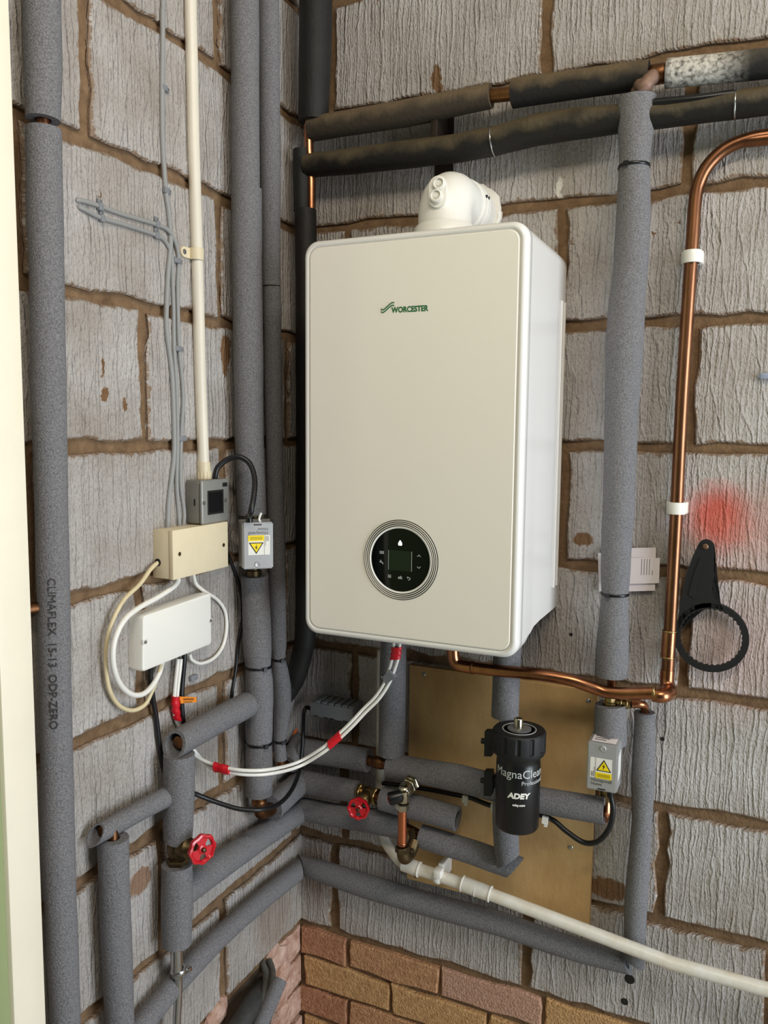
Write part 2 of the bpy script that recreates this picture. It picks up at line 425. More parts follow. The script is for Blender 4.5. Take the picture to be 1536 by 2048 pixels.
def ragged(bm, wall, a0, a1, z0, z1, proud, seed, rough=0.0042, npx=11, npz=6, uvl=None):
    """one masonry piece: ragged outline, chamfered arris; a = distance along the wall from the corner"""
    rg = random.Random(seed)
    def P(a, z, d): return Vector((a, -d, z)) if wall == 'B' else Vector((d, -a, z))
    ring = []
    nx = max(3, int(round((a1 - a0) / 0.45 * npx))); nz = npz
    for i in range(nx): ring.append((a0 + (a1 - a0) * i / nx, z0))
    for i in range(nz): ring.append((a1, z0 + (z1 - z0) * i / nz))
    for i in range(nx): ring.append((a1 - (a1 - a0) * i / nx, z1))
    for i in range(nz): ring.append((a0, z1 - (z1 - z0) * i / nz))
    ca, cz = (a0 + a1) / 2, (z0 + z1) / 2; R0 = []
    for a, z in ring:
        R0.append((a + rg.uniform(-rough, rough), z + rg.uniform(-rough, rough)))
    def shrink(r, k):
        out = []
        for a, z in r:
            out.append((a - math.copysign(min(k, abs(a - ca) * .5), a - ca) if abs(abs(a - ca) - (a1 - a0) / 2) < 0.02 else a,
                        z - math.copysign(min(k, abs(z - cz) * .5), z - cz) if abs(abs(z - cz) - (z1 - z0) / 2) < 0.02 else z))
        return out
    R1 = shrink(R0, 0.003); R2 = shrink(R0, 0.014)
    lv = [([bm.verts.new(P(a, z, -0.002)) for a, z in R0], 0), ([bm.verts.new(P(a, z, proud - 0.0025)) for a, z in R0], 0),
          ([bm.verts.new(P(a, z, proud)) for a, z in R1], 0.003), ([bm.verts.new(P(a, z, proud)) for a, z in R2], 0.014)]
    uvl = bm.loops.layers.uv.verify(); em = {}
    for vs, e in lv:
        for v in vs: em[v] = e
    k = len(ring); fs = []
    for (A, _), (C, _) in zip(lv[:-1], lv[1:]):
        for i in range(k): fs.append(bm.faces.new((A[i], A[(i + 1) % k], C[(i + 1) % k], C[i])))
    fs.append(bm.faces.new(lv[-1][0]))
    for f in fs:
        for lp in f.loops: lp[uvl].uv = (em[lp.vert], 0)
    return bm
BJ = {0: (.095, .545, .995), 1: (.12, .345, .80, 1.25), 2: (.145, .595, 1.045), 3: (.37, .82, 1.27), 4: (.142, .592, 1.042), 5: (.36, .812, 1.262),
      6: (.124, .574, 1.024), 7: (.34, .79, 1.24), 8: (.085, .535, .985), 9: (.31, .76, 1.21), 10: (.085, .535, .985)}
LJ = {0: (.308, .758), 1: (.035, .485), 2: (.306, .756), 3: (.075, .525), 4: (.29, .74), 5: (.06, .502), 6: (.294, .744), 7: (.165, .615), 8: (.293, .743), 9: (.07, .52), 10: (.29, .74)}
for k_ in BJ: BJ[k_] = tuple(list(BJ[k_]) + [BJ[k_][-1] + .45 * i for i in range(1, 5)])
seed = 0
for wall, JJ, end, par in (('B', BJ, 2.5, wall_back), ('L', LJ, 0.80, wall_left)):
    for k in range(0, 11):
        js = [0.002] + [j for j in JJ[k] if j < end - 0.05] + [end]
        for a0, a1 in zip(js[:-1], js[1:]):
            seed += 1; rg = random.Random(seed + 100)
            g = 0.0095
            top = min(Z0 + .225 * (k + 1), 2.85)
            bm = nb(); ragged(bm, wall, a0 + (g if a0 > .01 else 0), a1 - g, Z0 + .225 * k + .0095, top - .0095, 0.0075 + rg.uniform(-.001, .0015), seed)
            obj('block', bm, BLOCK, par, smooth=False)
# brick courses below the blockwork
for wall, end, par in (('B', 2.5, wall_back), ('L', 0.80, wall_left)):
    for k in range(5):
        z1 = Z0 - .075 * k - .005; z0 = Z0 - .075 * (k + 1) + .005
        st = (.133 if k % 2 == 0 else .016) if wall == 'B' else (.10 if k % 2 == 0 else .21)
        js = [0.003] + [st + .225 * i for i in range(13) if st + .225 * i < end - .04] + [end]
        for a0, a1 in zip(js[:-1], js[1:]):
            seed += 1
            if a1 - a0 < .02: continue
            mid = (a0 + a1) / 2
            if wall == 'L' and k in (0, 1, 2) and 0.12 < mid < 0.30: continue      # broken-out hole
            bm = nb(); ragged(bm, wall, a0 + .004, a1 - .005, z0, z1, 0.010 + random.Random(seed).uniform(-.003, .003), seed, 0.0035, 8, 3)
            obj('brick', bm, (PINKB if wall == 'L' else BRICKM[random.Random(seed * 3).randrange(4)]), par, smooth=False)
# ------------------------------------------------------------------ pipe builders
def run_pts(spec, wall, gap=None, d=None, zlock=None):
    """spec: [(u, v, px_diameter[, d])] -> points and radii"""
    f = L if wall == 'L' else B; pts = []; rad = []
    for s in spec:
        dd = s[3] if len(s) > 3 else d
        if dd is None:
            r = 0.025
            for _ in range(3):
                p = f(s[0], s[1], r + gap); r = prad(p, s[2])
            dd = r + gap
        p = f(s[0], s[1], dd); pts.append(p); rad.append(prad(p, s[2]))
    return pts, rad
_sl = [0]
def sleeve(parent, pts, rad, m=FOAM, name='foam_sleeve', inner=0.011, step=0.022, wob=0.012, smooth=0, seg=18, **kw):
    path = catmull(pts, smooth) if smooth else list(pts)
    path = resample(path, step); rr = interp_r(pts, rad, path); _sl[0] += 1
    bm = nb(); tube(bm, path, rr, seg, inner=inner, wob=wob, seed=_sl[0], **kw)
    return obj(name, bm, m, parent)
def copper(parent, pts, r=0.011, m=COPPER, name='copper_pipe', smooth=0, seg=16):
    path = catmull(pts, smooth) if smooth else pts
    bm = nb(); tube(bm, path, r, seg); return obj(name, bm, m, parent)
def ring_on(parent, p, axis, r, h, m, name, rr=None):
    a = Vector(axis).normalized(); rr = rr or r - 0.0015
    bm = nb(); lathe(bm, [(rr, -h / 2), (r - h * .15, -h / 2), (r, -h * .3), (r, h * .3), (r - h * .15, h / 2), (rr, h / 2), (rr, -h / 2)], p, a, 28)
    return obj(name, bm, m, parent)
def cable_tie(parent, p, axis, r, side=(0, 0, 0)):
    a = Vector(axis).normalized(); o = ring_on(parent, p, a, r + 0.0012, 0.005, BLACKP, 'cable_tie', r - 0.002)
    s = (CAM - p); s -= a * s.dot(a); s.normalize(); s = (s + a.cross(s) * 0.5).normalized(); t = a.cross(s)
    fr = frame3(p + s * (r + 0.002), t, a)
    bm = nb(); prism(bm, [fr(-.004, -.0035), fr(.004, -.0035), fr(.004, .0035), fr(-.004, .0035)], s * 0.004)
    obj('tie_head', bm, BLACKP, o, smooth=False); return o
def base_of(pts): return min(pts, key=lambda p: p.z).copy()
def cable(name, label, pts, r, m, group=None, smooth=6, seg=10, flat=None, cat='cable'):
    bm = nb(); tube(bm, catmull(pts, smooth), r, seg, flat=flat); o = obj(name, bm, m); return tag(o, label, cat, group)
def screw(parent, p, nrm, r=0.004, m=CHROME, name='screw'):
    n_ = Vector(nrm).normalized(); bm = nb(); lathe(bm, [(r, 0), (r, .0006), (r * .8, .0015), (r * .3, .0018), (r * .3, .0010), (0, .0010)], p, n_, 14)
    return obj(name, bm, m, parent)

X, Y, Zv = Vector((1, 0, 0)), Vector((0, 1, 0)), Vector((0, 0, 1))

# ------------------------------------------------------------------ boiler
BX0, BX1, BZ0, BZ1, BD = 0.186, 0.588, 1.156, 1.855, 0.296
def rrect(x0, x1, z0, z1, r, n=7):
    out = []
    for cx, cz, a0 in ((x1 - r, z0 + r, -90), (x1 - r, z1 - r, 0), (x0 + r, z1 - r, 90), (x0 + r, z0 + r, 180)):
        for i in range(n + 1):
            a = math.radians(a0 + 90 * i / n); out.append((cx + r * math.cos(a), cz + r * math.sin(a)))
    return out
def loft(bm, rings, cap0=True, cap1=True):
    R = [[bm.verts.new(p) for p in r] for r in rings]; n = len(R[0])
    for a, b in zip(R[:-1], R[1:]):
        for i in range(n): bm.faces.new((a[i], a[(i + 1) % n], b[(i + 1) % n], b[i]))
    if cap0: bm.faces.new(R[0][::-1])
    if cap1: bm.faces.new(R[-1])
    return bm
boiler = thing('boiler', 'white wall-hung gas boiler with round black control dial', 'boiler', ((BX0 + BX1) / 2, -BD / 2, BZ0))
def rr3(y, ins, r, zcut=None):
    return [Vector((x, y, max(z, zcut) if zcut else z)) for x, z in rrect(BX0 + ins, BX1 - ins, BZ0 + ins, BZ1 - ins, r)]
bm = nb()
prof = [(-.012, .008, .020, 1.192), (-.016, .002, .024, 1.192), (-.05, .001, .025, 1.192), (-.15, .001, .025, 1.192), (-.19, .001, .025, 1.190), (-.215, .001, .025, 1.183),
        (-.235, .001, .025, 1.172), (-.25, .001, .025, 1.165), (-.268, .001, .025, 1.158)]
loft(bm, [rr3(y, i, r, zc) for y, i, r, zc in prof])
casing = obj('casing', bm, BOILER, boiler, angle=50)
bm = nb()
fr_prof = [(-.2685, .0015, .026), (-.2695, 0, .027), (-.283, 0, .027), (-.290, .0012, .026), (-.2945, .0045, .024), (-.2955, .008, .0225), (-.2950, .0105, .020), (-.2925, .012, .019)]
loft(bm, [rr3(y, i, r) for y, i, r in fr_prof], True, True)
rim = obj('front_rim', bm, BOILER, boiler, angle=60)
bm = nb()
loft(bm, [rr3(y, i, r) for y, i, r in ((-.2915, .0135, .018), (-.2945, .0135, .018), (-.2957, .0150, .017))])
fascia = obj('front_panel', bm, FASCIA, boiler, angle=30, label='flat glossy front panel')
FY = -.2957
for py in (-.052, -.028):
    bm = nb(); tube(bm, [V(BX1 - .0008, py, 1.235), V(BX1 - .0008, py, 1.765)], .0030, 10); obj('side_groove', bm, BOILER, casing)
# logo
def onF(u, v): return B(u, v, -FY)
p0 = onF(783.5, 625.5); p1 = onF(856, 620)
frF = frame3((p0.x, FY, p0.z), X, Zv)          # z axis points to -y (towards the room)
bm = text_bm('WORCESTER', 0.0128, frF, 0.0003, 0.0003, sx=0.875, bold=0.00036); obj('logo_lettering', bm, GREENL, fascia, smooth=False, label='green WORCESTER lettering')
for dz in (0.0, -0.0044):
    bm = nb(); a = [onF(762.5, 617.6), onF(765.5, 619.8), onF(770.6, 617), onF(780, 608.4), onF(784.7, 605.2), onF(788.8, 605.6)]
    a = [Vector((p.x, FY - .0004, p.z + dz)) for p in a]
    tube(bm, catmull(a, 6), .0009, 6); obj('logo_swoosh', bm, GREENL, fascia)
# control dial
dc = onF(801, 1120); dc = Vector((dc.x, FY, dc.z)); NY = Vector((0, -1, 0))
dial = None
RB = mat('dial_ring', (240, 234, 220), 0.25)
bm = nb(); lathe(bm, [(.0695, 0), (.0695, .0008), (.0685, .0012), (.052, .0012), (.052, 0), (.0695, 0)], dc, NY, 64); dial = obj('control_dial', bm, mat('dial_dark', (24, 22, 20), .4), boiler)
for R_ in (.0672, .0640, .0607):
    bm = nb(); lathe(bm, [(R_ + .0009, .001), (R_ + .0007, .0021), (R_ - .0004, .0021), (R_ - .0006, .001), (R_ + .0009, .001)], dc, NY, 64); obj('dial_ring', bm, RB, dial)
bm = nb(); lathe(bm, [(.0585, .001), (.0580, .0026), (.0552, .0018), (.0545, .001), (.0585, .001)], dc, NY, 64); obj('dial_bezel', bm, mat('dial_bezel', (240, 238, 232), .15), dial)
bm = nb(); lathe(bm, [(.0548, .0008), (.0548, .0016), (.053, .0019), (0, .0019)], dc, NY, 64); glass = obj('control_glass', bm, GLASS, dial)
frD = frame3(dc + NY * .0020, X, Zv)
bm = nb(); prism(bm, [frD(-.0215, -.0185), frD(.0215, -.0185), frD(.0215, .0165), frD(-.0215, .0165)], NY * .0002); scr = obj('screen', bm, SCREEN, dial, smooth=False)
for sx_ in (-.0217, .0217):
    bm = nb(); prism(bm, [frD(sx_ - .0003, -.018), frD(sx_ + .0003, -.018), frD(sx_ + .0003, .016), frD(sx_ - .0003, .016)], NY * .0003); obj('screen_edge', bm, ICON, scr, smooth=False)
def icon(polys, name='icon', m=ICON):
    bm = nb()
    for q in polys: prism(bm, [frD(x, y) for x, y in q], NY * .0003)
    obj(name, bm, m, dial, smooth=False)
def bar(x0, y0, x1, y1, t=.0009):
    d = Vector((x1 - x0, y1 - y0, 0)).normalized(); nx, ny = -d.y * t / 2, d.x * t / 2
    return [(x0 + nx, y0 + ny), (x0 - nx, y0 - ny), (x1 - nx, y1 - ny), (x1 + nx, y1 + ny)]
icon([bar(.032, .0085, .035, .0115), bar(.035, .0115, .038, .0085)], 'up_arrow')
icon([bar(.032, -.0085, .035, -.0115), bar(.035, -.0115, .038, -.0085)], 'down_arrow')
icon([bar(-.0375 + .002 * i, .0085, -.0375 + .002 * i, .0135) for i in range(4)] + [bar(-.039, .0125, -.0305, .0125), bar(-.039, .0095, -.0305, .0095)], 'radiator_icon')
icon([bar(-.0385, -.0055, -.033, -.0065, .0018), bar(-.033, -.0065, -.0325, -.0095, .0014), bar(-.0365, -.0055, -.0365, -.003), bar(-.038, -.003, -.035, -.003)], 'tap_icon')
icon([bar(-.0225, -.0275 - .002 * i, -.0165, -.0275 - .002 * i) for i in range(3)], 'menu_icon')
icon([bar(.0135, -.029, .018, -.029), bar(.018, -.029, .0195, -.0305), bar(.0195, -.0305, .018, -.033), bar(.018, -.033, .0155, -.033), bar(.0135, -.029, .0150, -.0275), bar(.0135, -.029, .0150, -.0305)], 'return_icon')
bm = text_bm('ok', .0075, frame3(dc + NY * .002 + Vector((-.0035, 0, -.0325)), X, Zv), 0, .0002, bold=.0002); obj('ok_icon', bm, ICON, dial, smooth=False)
icon([[(-.0028, .0255), (.0028, .0255), (.0036, .0280), (.0026, .0310), (0, .0345), (-.0026, .0310), (-.0036, .0280)]], 'status_light', LED)
# underside tray and connection stubs
bm = nb(); box(bm, (BX0 + .03, -.25, BZ0 + .012), (BX1 - .03, -.02, 1.20)); obj('underside_tray', bm, BLACKM, boiler, smooth=False)

# ------------------------------------------------------------------ flue elbow
fc = B(890, 430, .165); FX, FYc = fc.x, -.165; FR = .0475
flue = thing('flue_elbow', 'white flue elbow on the boiler top entering the wall', 'flue', (FX, FYc, 1.855))
bm = nb(); lathe(bm, [(.066, 1.853), (.066, 1.862), (.062, 1.868), (.0545, 1.871), (.0530, 1.885), (.0485, 1.890), (.0485, 1.853)], (FX, FYc, 0), Zv, 48); obj('base_collar', bm, WHITE, flue)
ZB = 1.939
path = [V(FX, FYc, 1.87), V(FX, FYc, 1.905)] + [V(FX, FYc + .038 - .038 * math.cos(a), ZB - .034 + .038 * math.sin(a)) for a in [math.radians(12 * i) for i in range(0, 8)]]
zt = ZB + .004
path += [V(FX, FYc + .06, zt), V(FX, FYc + .085, zt)]
bm = nb(); tube(bm, path, FR, 40); obj('elbow', bm, WHITE, flue)
for yy, rr_ in ((FYc + .080, .0505), (FYc + .094, .0515), (FYc + .108, .0505)):
    bm = nb(); lathe(bm, [(.046, -.006), (rr_ - .001, -.006), (rr_, -.003), (rr_, .003), (rr_ - .001, .006), (.046, .006)], (FX, yy, zt), Y, 44); obj('flue_band', bm, WHITE, flue)
bm = nb(); tube(bm, [V(FX, FYc + .08, zt), V(FX, -.001, zt)], .049, 40); obj('flue_pipe', bm, WHITE, flue)
for i in range(2):
    q = V(FX + .049, FYc + .080 + .012 * i, zt + .012); bm = nb(); box(bm, q - V(.003, .0008, .002), q + V(.0035, .0008, .003)); obj('alignment_mark', bm, INK, flue, smooth=False)
# test point: oval plate with two caps
tn = Vector((.07, -.985, .10)).normalized(); tp = B(875, 383, .2135); tx = Vector((0, 0, 1)).cross(tn).normalized(); tz = tn.cross(tx); tp = tp - tn * .003
ft = frame3(tp + tn * .001, tx, tz)
bm = nb(); ov = [(.0155 * math.cos(a), (.0115 if math.sin(a) > 0 else -.0115) + .0155 * math.sin(a)) for a in [math.radians(i * 12) for i in range(30)]]
prism(bm, [ft(x, y, -.006) for x, y in ov], tn * .009); tpo = obj('test_point_plate', bm, WHITE, flue, label='oval test point plate')
for dy, dx, hh in ((-.010, 0, .010), (.012, .003, .006)):
    bm = nb(); lathe(bm, [(.0105, 0), (.0105, hh), (.0085, hh + .001), (.0080, hh - .003), (.0045, hh - .003), (.0040, hh - .001), (0, hh - .001)], ft(dx, dy, .002), tn, 24); obj('test_cap', bm, WHITE, tpo)
# silicone bead on the wall
bm = nb(); rg = random.Random(3); pp = []
for i in range(37):
    a = 2 * math.pi * i / 36; r_ = .051 + rg.uniform(-.001, .002); pp.append(V(FX + r_ * math.cos(a), -.014, zt + r_ * math.sin(a)))
pp[-1] = pp[0].copy(); tube(bm, pp, [.0075 + rg.uniform(-.0015, .002) for _ in pp], 8); obj('silicone_bead', bm, SILIC, flue)

# ------------------------------------------------------------------ plywood board behind the pipework
bm = nb(); box(bm, (.281, -.020, .560), (.672, -.0075, 1.036), bevel=.0008, seg=1)
ply = tag(obj('plywood_board', bm, PLY), 'square plywood backing board fixed low on the wall under the boiler', 'board')
for u, v in ((848, 1349), (1177, 1402), (832, 1752), (1141, 1695)):
    p = B(u, v, .0200); screw(ply, Vector((p.x, -.0200, p.z)), NY, .0045)

# ------------------------------------------------------------------ left wall: tall lagged pipes
def lagged(name, label, base, group=None): return thing(name, label, 'pipe', base, group)
G = .018
pts, rad = run_pts([(84, -60, 72), (85, 60, 73), (87, 130, 71), (86, 240, 67)], 'L', gap=G)
pts2, rad2 = run_pts([(87, 258, 69), (90, 420, 69), (94, 560, 68), (99.5, 870, 66), (107, 1180, 63), (112, 1450, 62), (116, 1640, 63), (117, 1700, 66), (121, 1800, 62), (131, 2048, 58), (137, 2250, 55)], 'L', gap=G)
pts.insert(0, V(pts[0].x, pts[0].y, 2.845)); rad.insert(0, rad[0]); pts2.append(V(pts2[-1].x, pts2[-1].y, .005)); rad2.append(rad2[-1])
P1 = lagged('lagged_pipe', 'tall grey foam lagged pipe nearest the cream door trim', base_of(pts2))
sleeve(P1, pts, rad); sl1 = sleeve(P1, pts2, rad2)
copper(P1, [pts[-2].lerp(pts[-1], .5), pts2[0], pts2[0] + V(0, 0, -.2)], .0085)
copper(P1, [L(60, 1216, .004), L(66, 1215, .03), L(104, 1213, .035)], .008, COPPERD, 'copper_branch')
# printing on the sleeve
def wrap_on(axp, r, ang0, up):
    """x runs along the (vertical) sleeve downwards, y round it"""
    def f(x, y, z):
        t = min(max(x / 0.30, 0), 1); c = axp(x); a = ang0 + y / r; rr = r + .0006 + z
        return c + Vector((math.cos(a), math.sin(a), 0)) * rr
    return f
i_txt0 = L(107, 1150, rad2[4] + G); i_txt1 = L(112, 1450, rad2[5] + G)
axd = (i_txt1 - i_txt0).normalized()
dirc = (CAM - i_txt0); ang = math.atan2(dirc.y, dirc.x) - 0.35
bm = text_bm('CLIMAFLEX  15-13  ODP-ZERO', .0150, None, wrap=wrap_on(lambda x: i_txt0 + axd * x, rad2[4] * 1.015, ang, 1), ext=.0003, sx=1.06)
obj('printed_lettering', bm, mat('sleeve_ink', (52, 50, 50), .7), sl1, smooth=False)

pts, rad = run_pts([(489, -60, 57), (490, 120, 57), (492, 379, 55)], 'L', gap=.022)
pts2, rad2 = run_pts([(493, 378, 61), (494, 500, 61), (495, 605, 60), (499, 883, 58), (504, 1028, 57)], 'L', gap=.020)
pts3, rad3 = run_pts([(509, 1150, 56), (511, 1190, 56), (513, 1240, 57), (515, 1300, 56), (516, 1332, 51), (518, 1360, 55), (519, 1400, 56), (518, 1460, 55), (518, 1484, 52), (518, 1510, 54), (518, 1588, 53)], 'L', gap=.020)
pts.insert(0, V(pts[0].x, pts[0].y, 2.845)); rad.insert(0, rad[0])
V1 = lagged('lagged_pipe', 'thick grey foam lagged riser with the motorised valve clamped on it, beside the white boiler', base_of(pts3))
sleeve(V1, pts, rad); sleeve(V1, pts2, rad2); s3 = sleeve(V1, pts3, rad3)
copper(V1, [pts2[-2], pts2[-1], pts3[0], pts3[1]], .0115, COPPERD)
for i in (4, 8): cable_tie(s3, pts3[i], Zv, rad3[i] + .0016)
bot = pts3[-1] + V(0, 0, -.022); v1b = bot
el = L(531, 1618, bot.x)
bm = nb(); tube(bm, catmull([pts3[-2].lerp(pts3[-1], .7), bot, bot + V(0, .006, -.018), bot + V(0, .03, -.028), bot + V(0, .065, -.028)], 5), .0135, 18); obj('elbow', bm, COPPERD, V1)
ring_on(V1, bot + V(0, 0, .006), Zv, .0152, .012, COPPERD, 'solder_ring')
# its run to the corner, then along the back wall (gate valve with the red wheel)
zr = bot.z - .028
def B_at_z(u, z, d):
    lo, hi = 0, 2048
    for _ in range(40):
        mid = (lo + hi) / 2
        if B(u, mid, d).z > z: lo = mid
        else: hi = mid
    return B(u, lo, d)
DB = .07
cA = V(bot.x, bot.y + .045, zr); cB = V(bot.x, -DB - .02, zr + .006); 
sleeve(V1, [cA, cB + V(0, .03, .004)], [.0265, .0255], cut0=(0, 1, .0), cut1=(.7, .7, 0), m=FOAM)
H2pts, H2rad = run_pts([(612, 1564, 46), (660, 1574, 46), (716, 1583, 44)], 'B', d=DB)
sleeve(V1, H2pts, H2rad)
copper(V1, [cB + V(0, -.03, 0), V(bot.x, -DB, zr + .006)], .011, COPPERD)

pts, rad = run_pts([(537, -60, 42), (538, 60, 42), (541, 300, 40), (543, 572, 36)], 'L', gap=.02)
pts2, rad2 = run_pts([(544, 574, 36), (547, 800, 34), (551, 1000, 34), (554, 1100, 33.5), (556, 1210, 33), (557, 1290, 32), (557, 1318, 25), (560, 1340, 32), (564, 1372, 36), (565, 1411, 36), (562, 1455, 30), (559, 1481, 24), (560, 1500, 25), (561, 1519, 26)], 'L', gap=.02)
pts.insert(0, V(pts[0].x, pts[0].y, 2.845)); rad.insert(0, rad[0])
V2 = lagged('lagged_pipe', 'thinner grey lagged riser squeezed between the thick riser and the corner', base_of(pts2))
sleeve(V2, pts, rad, inner=.009); s2 = sleeve(V2, pts2, rad2, inner=.009)
for i in (6, 11): cable_tie(s2, pts2[i], Zv, rad2[i] + .001)
b2 = pts2[-1]
bm = nb(); tube(bm, catmull([b2 + V(0, 0, .03), b2 + V(0, 0, -.004), b2 + V(0, .012, -.022), b2 + V(0, .05, -.024)], 5), .011, 16); obj('elbow', bm, COPPERD, V2)
zH1 = B(616, 1502, DB).z
sleeve(V2, [V(b2.x, b2.y + .03, b2.z - .022), V(b2.x, -.055, zH1)], [.024, .0255], cut1=(.7, .7, 0))
# H1: along the back wall under the boiler
H1a, H1ar = run_pts([(606, 1500, 46), (616, 1502, 46), (690, 1513, 47), (737, 1521, 46)], 'B', d=DB)
H1b, H1br = run_pts([(778, 1530, 48), (830, 1540, 50), (920, 1557, 54), (1000, 1578, 54), (1081, 1600, 52), (1150, 1612, 53), (1209, 1622, 54)], 'B', d=.085)
sleeve(V2, H1a, H1ar)
run1 = lagged('lagged_pipe', 'dark grey lagged horizontal pipe passing behind the black filter canister', base_of(H1b))
sleeve(run1, H1b, H1br)
copper(run1, [H1a[-2], H1a[-1], H1b[0], H1b[1]], .011, COPPERD)
tj = B(757, 1525, .078)
ring_on(run1, tj, H1b[0] - H1a[-1], .0132, .03, COPPERD, 'copper_coupling', .010)

# black lagged pipe in the corner
pts, rad = run_pts([(632, -60, 66), (631, 60, 66), (629, 150, 64), (627, 244, 62)], 'B', d=.062)
p2, r2 = run_pts([(604, 300, 36), (604, 360, 36), (605, 422, 36)], 'B', d=.062)
p3, r3 = run_pts([(611, 420, 44), (612, 520, 44), (613, 800, 42), (612, 1100, 42), (611, 1260, 42), (606, 1300, 42), (594, 1345, 42), (580, 1372, 42)], 'B', d=.062)
pts.insert(0, V(pts[0].x, pts[0].y, 2.845)); rad.insert(0, rad[0])
V3 = lagged('lagged_pipe', 'black foam lagged pipe standing in the room corner behind the boiler', base_of(p3))
sleeve(V3, pts, rad, FOAMB); sleeve(V3, p2, r2, FOAMB, inner=.007)
p3.append(B(566, 1392, .085)); r3.append(r3[-1])
sleeve(V3, p3, r3, FOAMB, smooth=4)
copper(V3, [B(617, 200, .062), B(618, 300, .062), B(622, 350, .060), B(622, 430, .060)], .0095)

# ------------------------------------------------------------------ upper horizontal lagged pipes on the back wall
u1a, r1a = run_pts([(622, 258, 46), (640, 255, 47), (806, 228, 51), (982, 192, 47)], 'B', d=.062)
u1b, r1b = run_pts([(1026, 187, 56), (1150, 169, 55), (1298, 149, 54)], 'B', d=.062)
u1c, r1c = run_pts([(1333, 147, 54), (1430, 138, 56), (1536, 127, 58), (1680, 110, 60)], 'B', d=.062)
u1c.append(u1c[-1] + (u1c[-1] - u1c[-3]).normalized() * 1.2); r1c.append(r1c[-1])
U1 = lagged('lagged_pipe', 'dusty brown-black lagged pipe, the upper of the two crossing the wall above the boiler', base_of(u1a))
sleeve(U1, u1a, r1a, dusty('lagging_brown_dust', (62, 54, 44), (112, 96, 74), .9)); sleeve(U1, u1b, r1b, dusty('lagging_black_dust', (34, 32, 29), (112, 96, 72), .8))
sleeve(U1, u1c, r1c, dusty('lagging_splashed', (34, 33, 32), (96, 88, 76), .5, splash=(u1c[0].x, u1c[0].x + .10)))
copper(U1, [u1a[-2], u1a[-1], u1b[0], u1b[1], u1b[2], u1c[0], u1c[1]], .0125, COPPERD)
tee = B(1316, 148, .062)
ring_on(U1, tee, X, .0165, .034, COPPERD, 'tee_fitting', .012)
u2a, r2a = run_pts([(614, 332, 46), (700, 323, 49), (912, 297, 55), (985, 283, 56), (1064, 263, 57)], 'B', d=.062)
u2b, r2b = run_pts([(1062, 262, 60), (1140, 249, 60), (1240, 238, 54), (1330, 231, 48), (1430, 216, 52), (1536, 201, 56), (1680, 184, 58)], 'B', d=.062)
u2b.append(u2b[-1] + (u2b[-1] - u2b[-3]).normalized() * 1.2); r2b.append(r2b[-1])
U2 = lagged('lagged_pipe', 'black lagged pipe, the lower of the two crossing the wall just above the flue elbow', base_of(u2a))
M2 = dusty('lagging_black', (30, 28, 25), (98, 86, 64), .75, .55)
sleeve(U2, u2a, r2a, M2); sleeve(U2, u2b, r2b, M2)
for uv, rr_, ax in (((988, 283), r2a[3] + .001, u2a[4] - u2a[3]), ((1471, 210), r2b[4] + .0015, u2b[5] - u2b[4])):
    ring_on(U2, B(uv[0], uv[1], .062), ax, rr_ + .001, .0022, CHROME, 'binding_wire', rr_ - .002)
bm = nb(); tp_ = [B(1308, 206, .062 + .012), B(1390, 198, .075), B(1468, 188, .072)]
tube(bm, catmull(tp_, 6), .0075, 10); obj('black_tape', bm, BLACKP, U2)
bm = nb(); box(bm, (.330, -.066, 2.045), (.344, -.0, 2.15), bevel=.001); box(bm, (.318, -.009, 2.00), (.356, -.0055, 2.16))
tag(obj('pipe_bracket', bm, mat('bracket_steel', (52, 42, 34), .6, .6)), 'dark steel bracket behind the two upper lagged pipes above the flue', 'bracket')

# ------------------------------------------------------------------ right-hand lagged drop (V5)
v5, r5 = run_pts([(1273, 197, 76), (1272, 240, 72), (1270, 300, 63), (1268, 334, 59), (1268, 370, 64), (1267, 422, 68), (1262, 527, 68), (1254, 605, 70), (1249, 690, 75), (1246, 760, 71), (1243, 816, 67), (1240, 922, 63), (1237, 1027, 63), (1234, 1065, 62), (1231, 1140, 58), (1230, 1187, 52), (1228, 1220, 55), (1226, 1265, 61), (1224, 1312, 65), (1223, 1351, 66)], 'B', d=.064)
V5 = lagged('lagged_pipe', 'grey lagged vertical pipe right of the boiler with papers tucked behind it', base_of(v5))
tz0 = B(1285, 178, .064)
s5 = sleeve(V5, v5, r5)
for i in (3, 15): cable_tie(s5, v5[i], v5[i + 1] - v5[i - 1], r5[i] + .0008)
bm = nb(); tube(bm, catmull([tee, B(1300, 158, .075), B(1287, 175, .080), v5[0] + V(.003, 0, .02), v5[1]], 5), .0125, 14); obj('branch_pipe', bm, mat('copper_limed', (150, 120, 104), .6, .5, var=.3, vscale=60), V5)
copper(V5, [v5[-2], B(1224, 1362, .064), B(1222, 1400, .064), B(1221, 1440, .064)], .0085, COPPERD)
v5b, r5b = run_pts([(1222, 1408, 64), (1221, 1440, 64), (1220, 1485, 64)], 'B', d=.066)
sleeve(V5, v5b, r5b, cut0=(-.12, 0, 1), inner=.016)
fit = B(1222, 1397, .066)
bm = nb(); lathe(bm, [(.010, -.016), (.0135, -.016), (.0135, -.006), (.0115, -.005), (.0115, .005), (.0135, .006), (.0135, .013), (.010, .013)], fit, Zv, 8); obj('brass_tee', bm, BRASS, V5)
jl = [B(1228, 1403, .066), B(1262, 1408, .066)]
bm = nb(); tube(bm, jl, .0078, 14); obj('branch_stub', bm, BRASS, V5)
for t_ in (.35, .7): ring_on(V5, jl[0].lerp(jl[1], t_), X, .0108, .009, BRASS, 'olive_nut', .007)
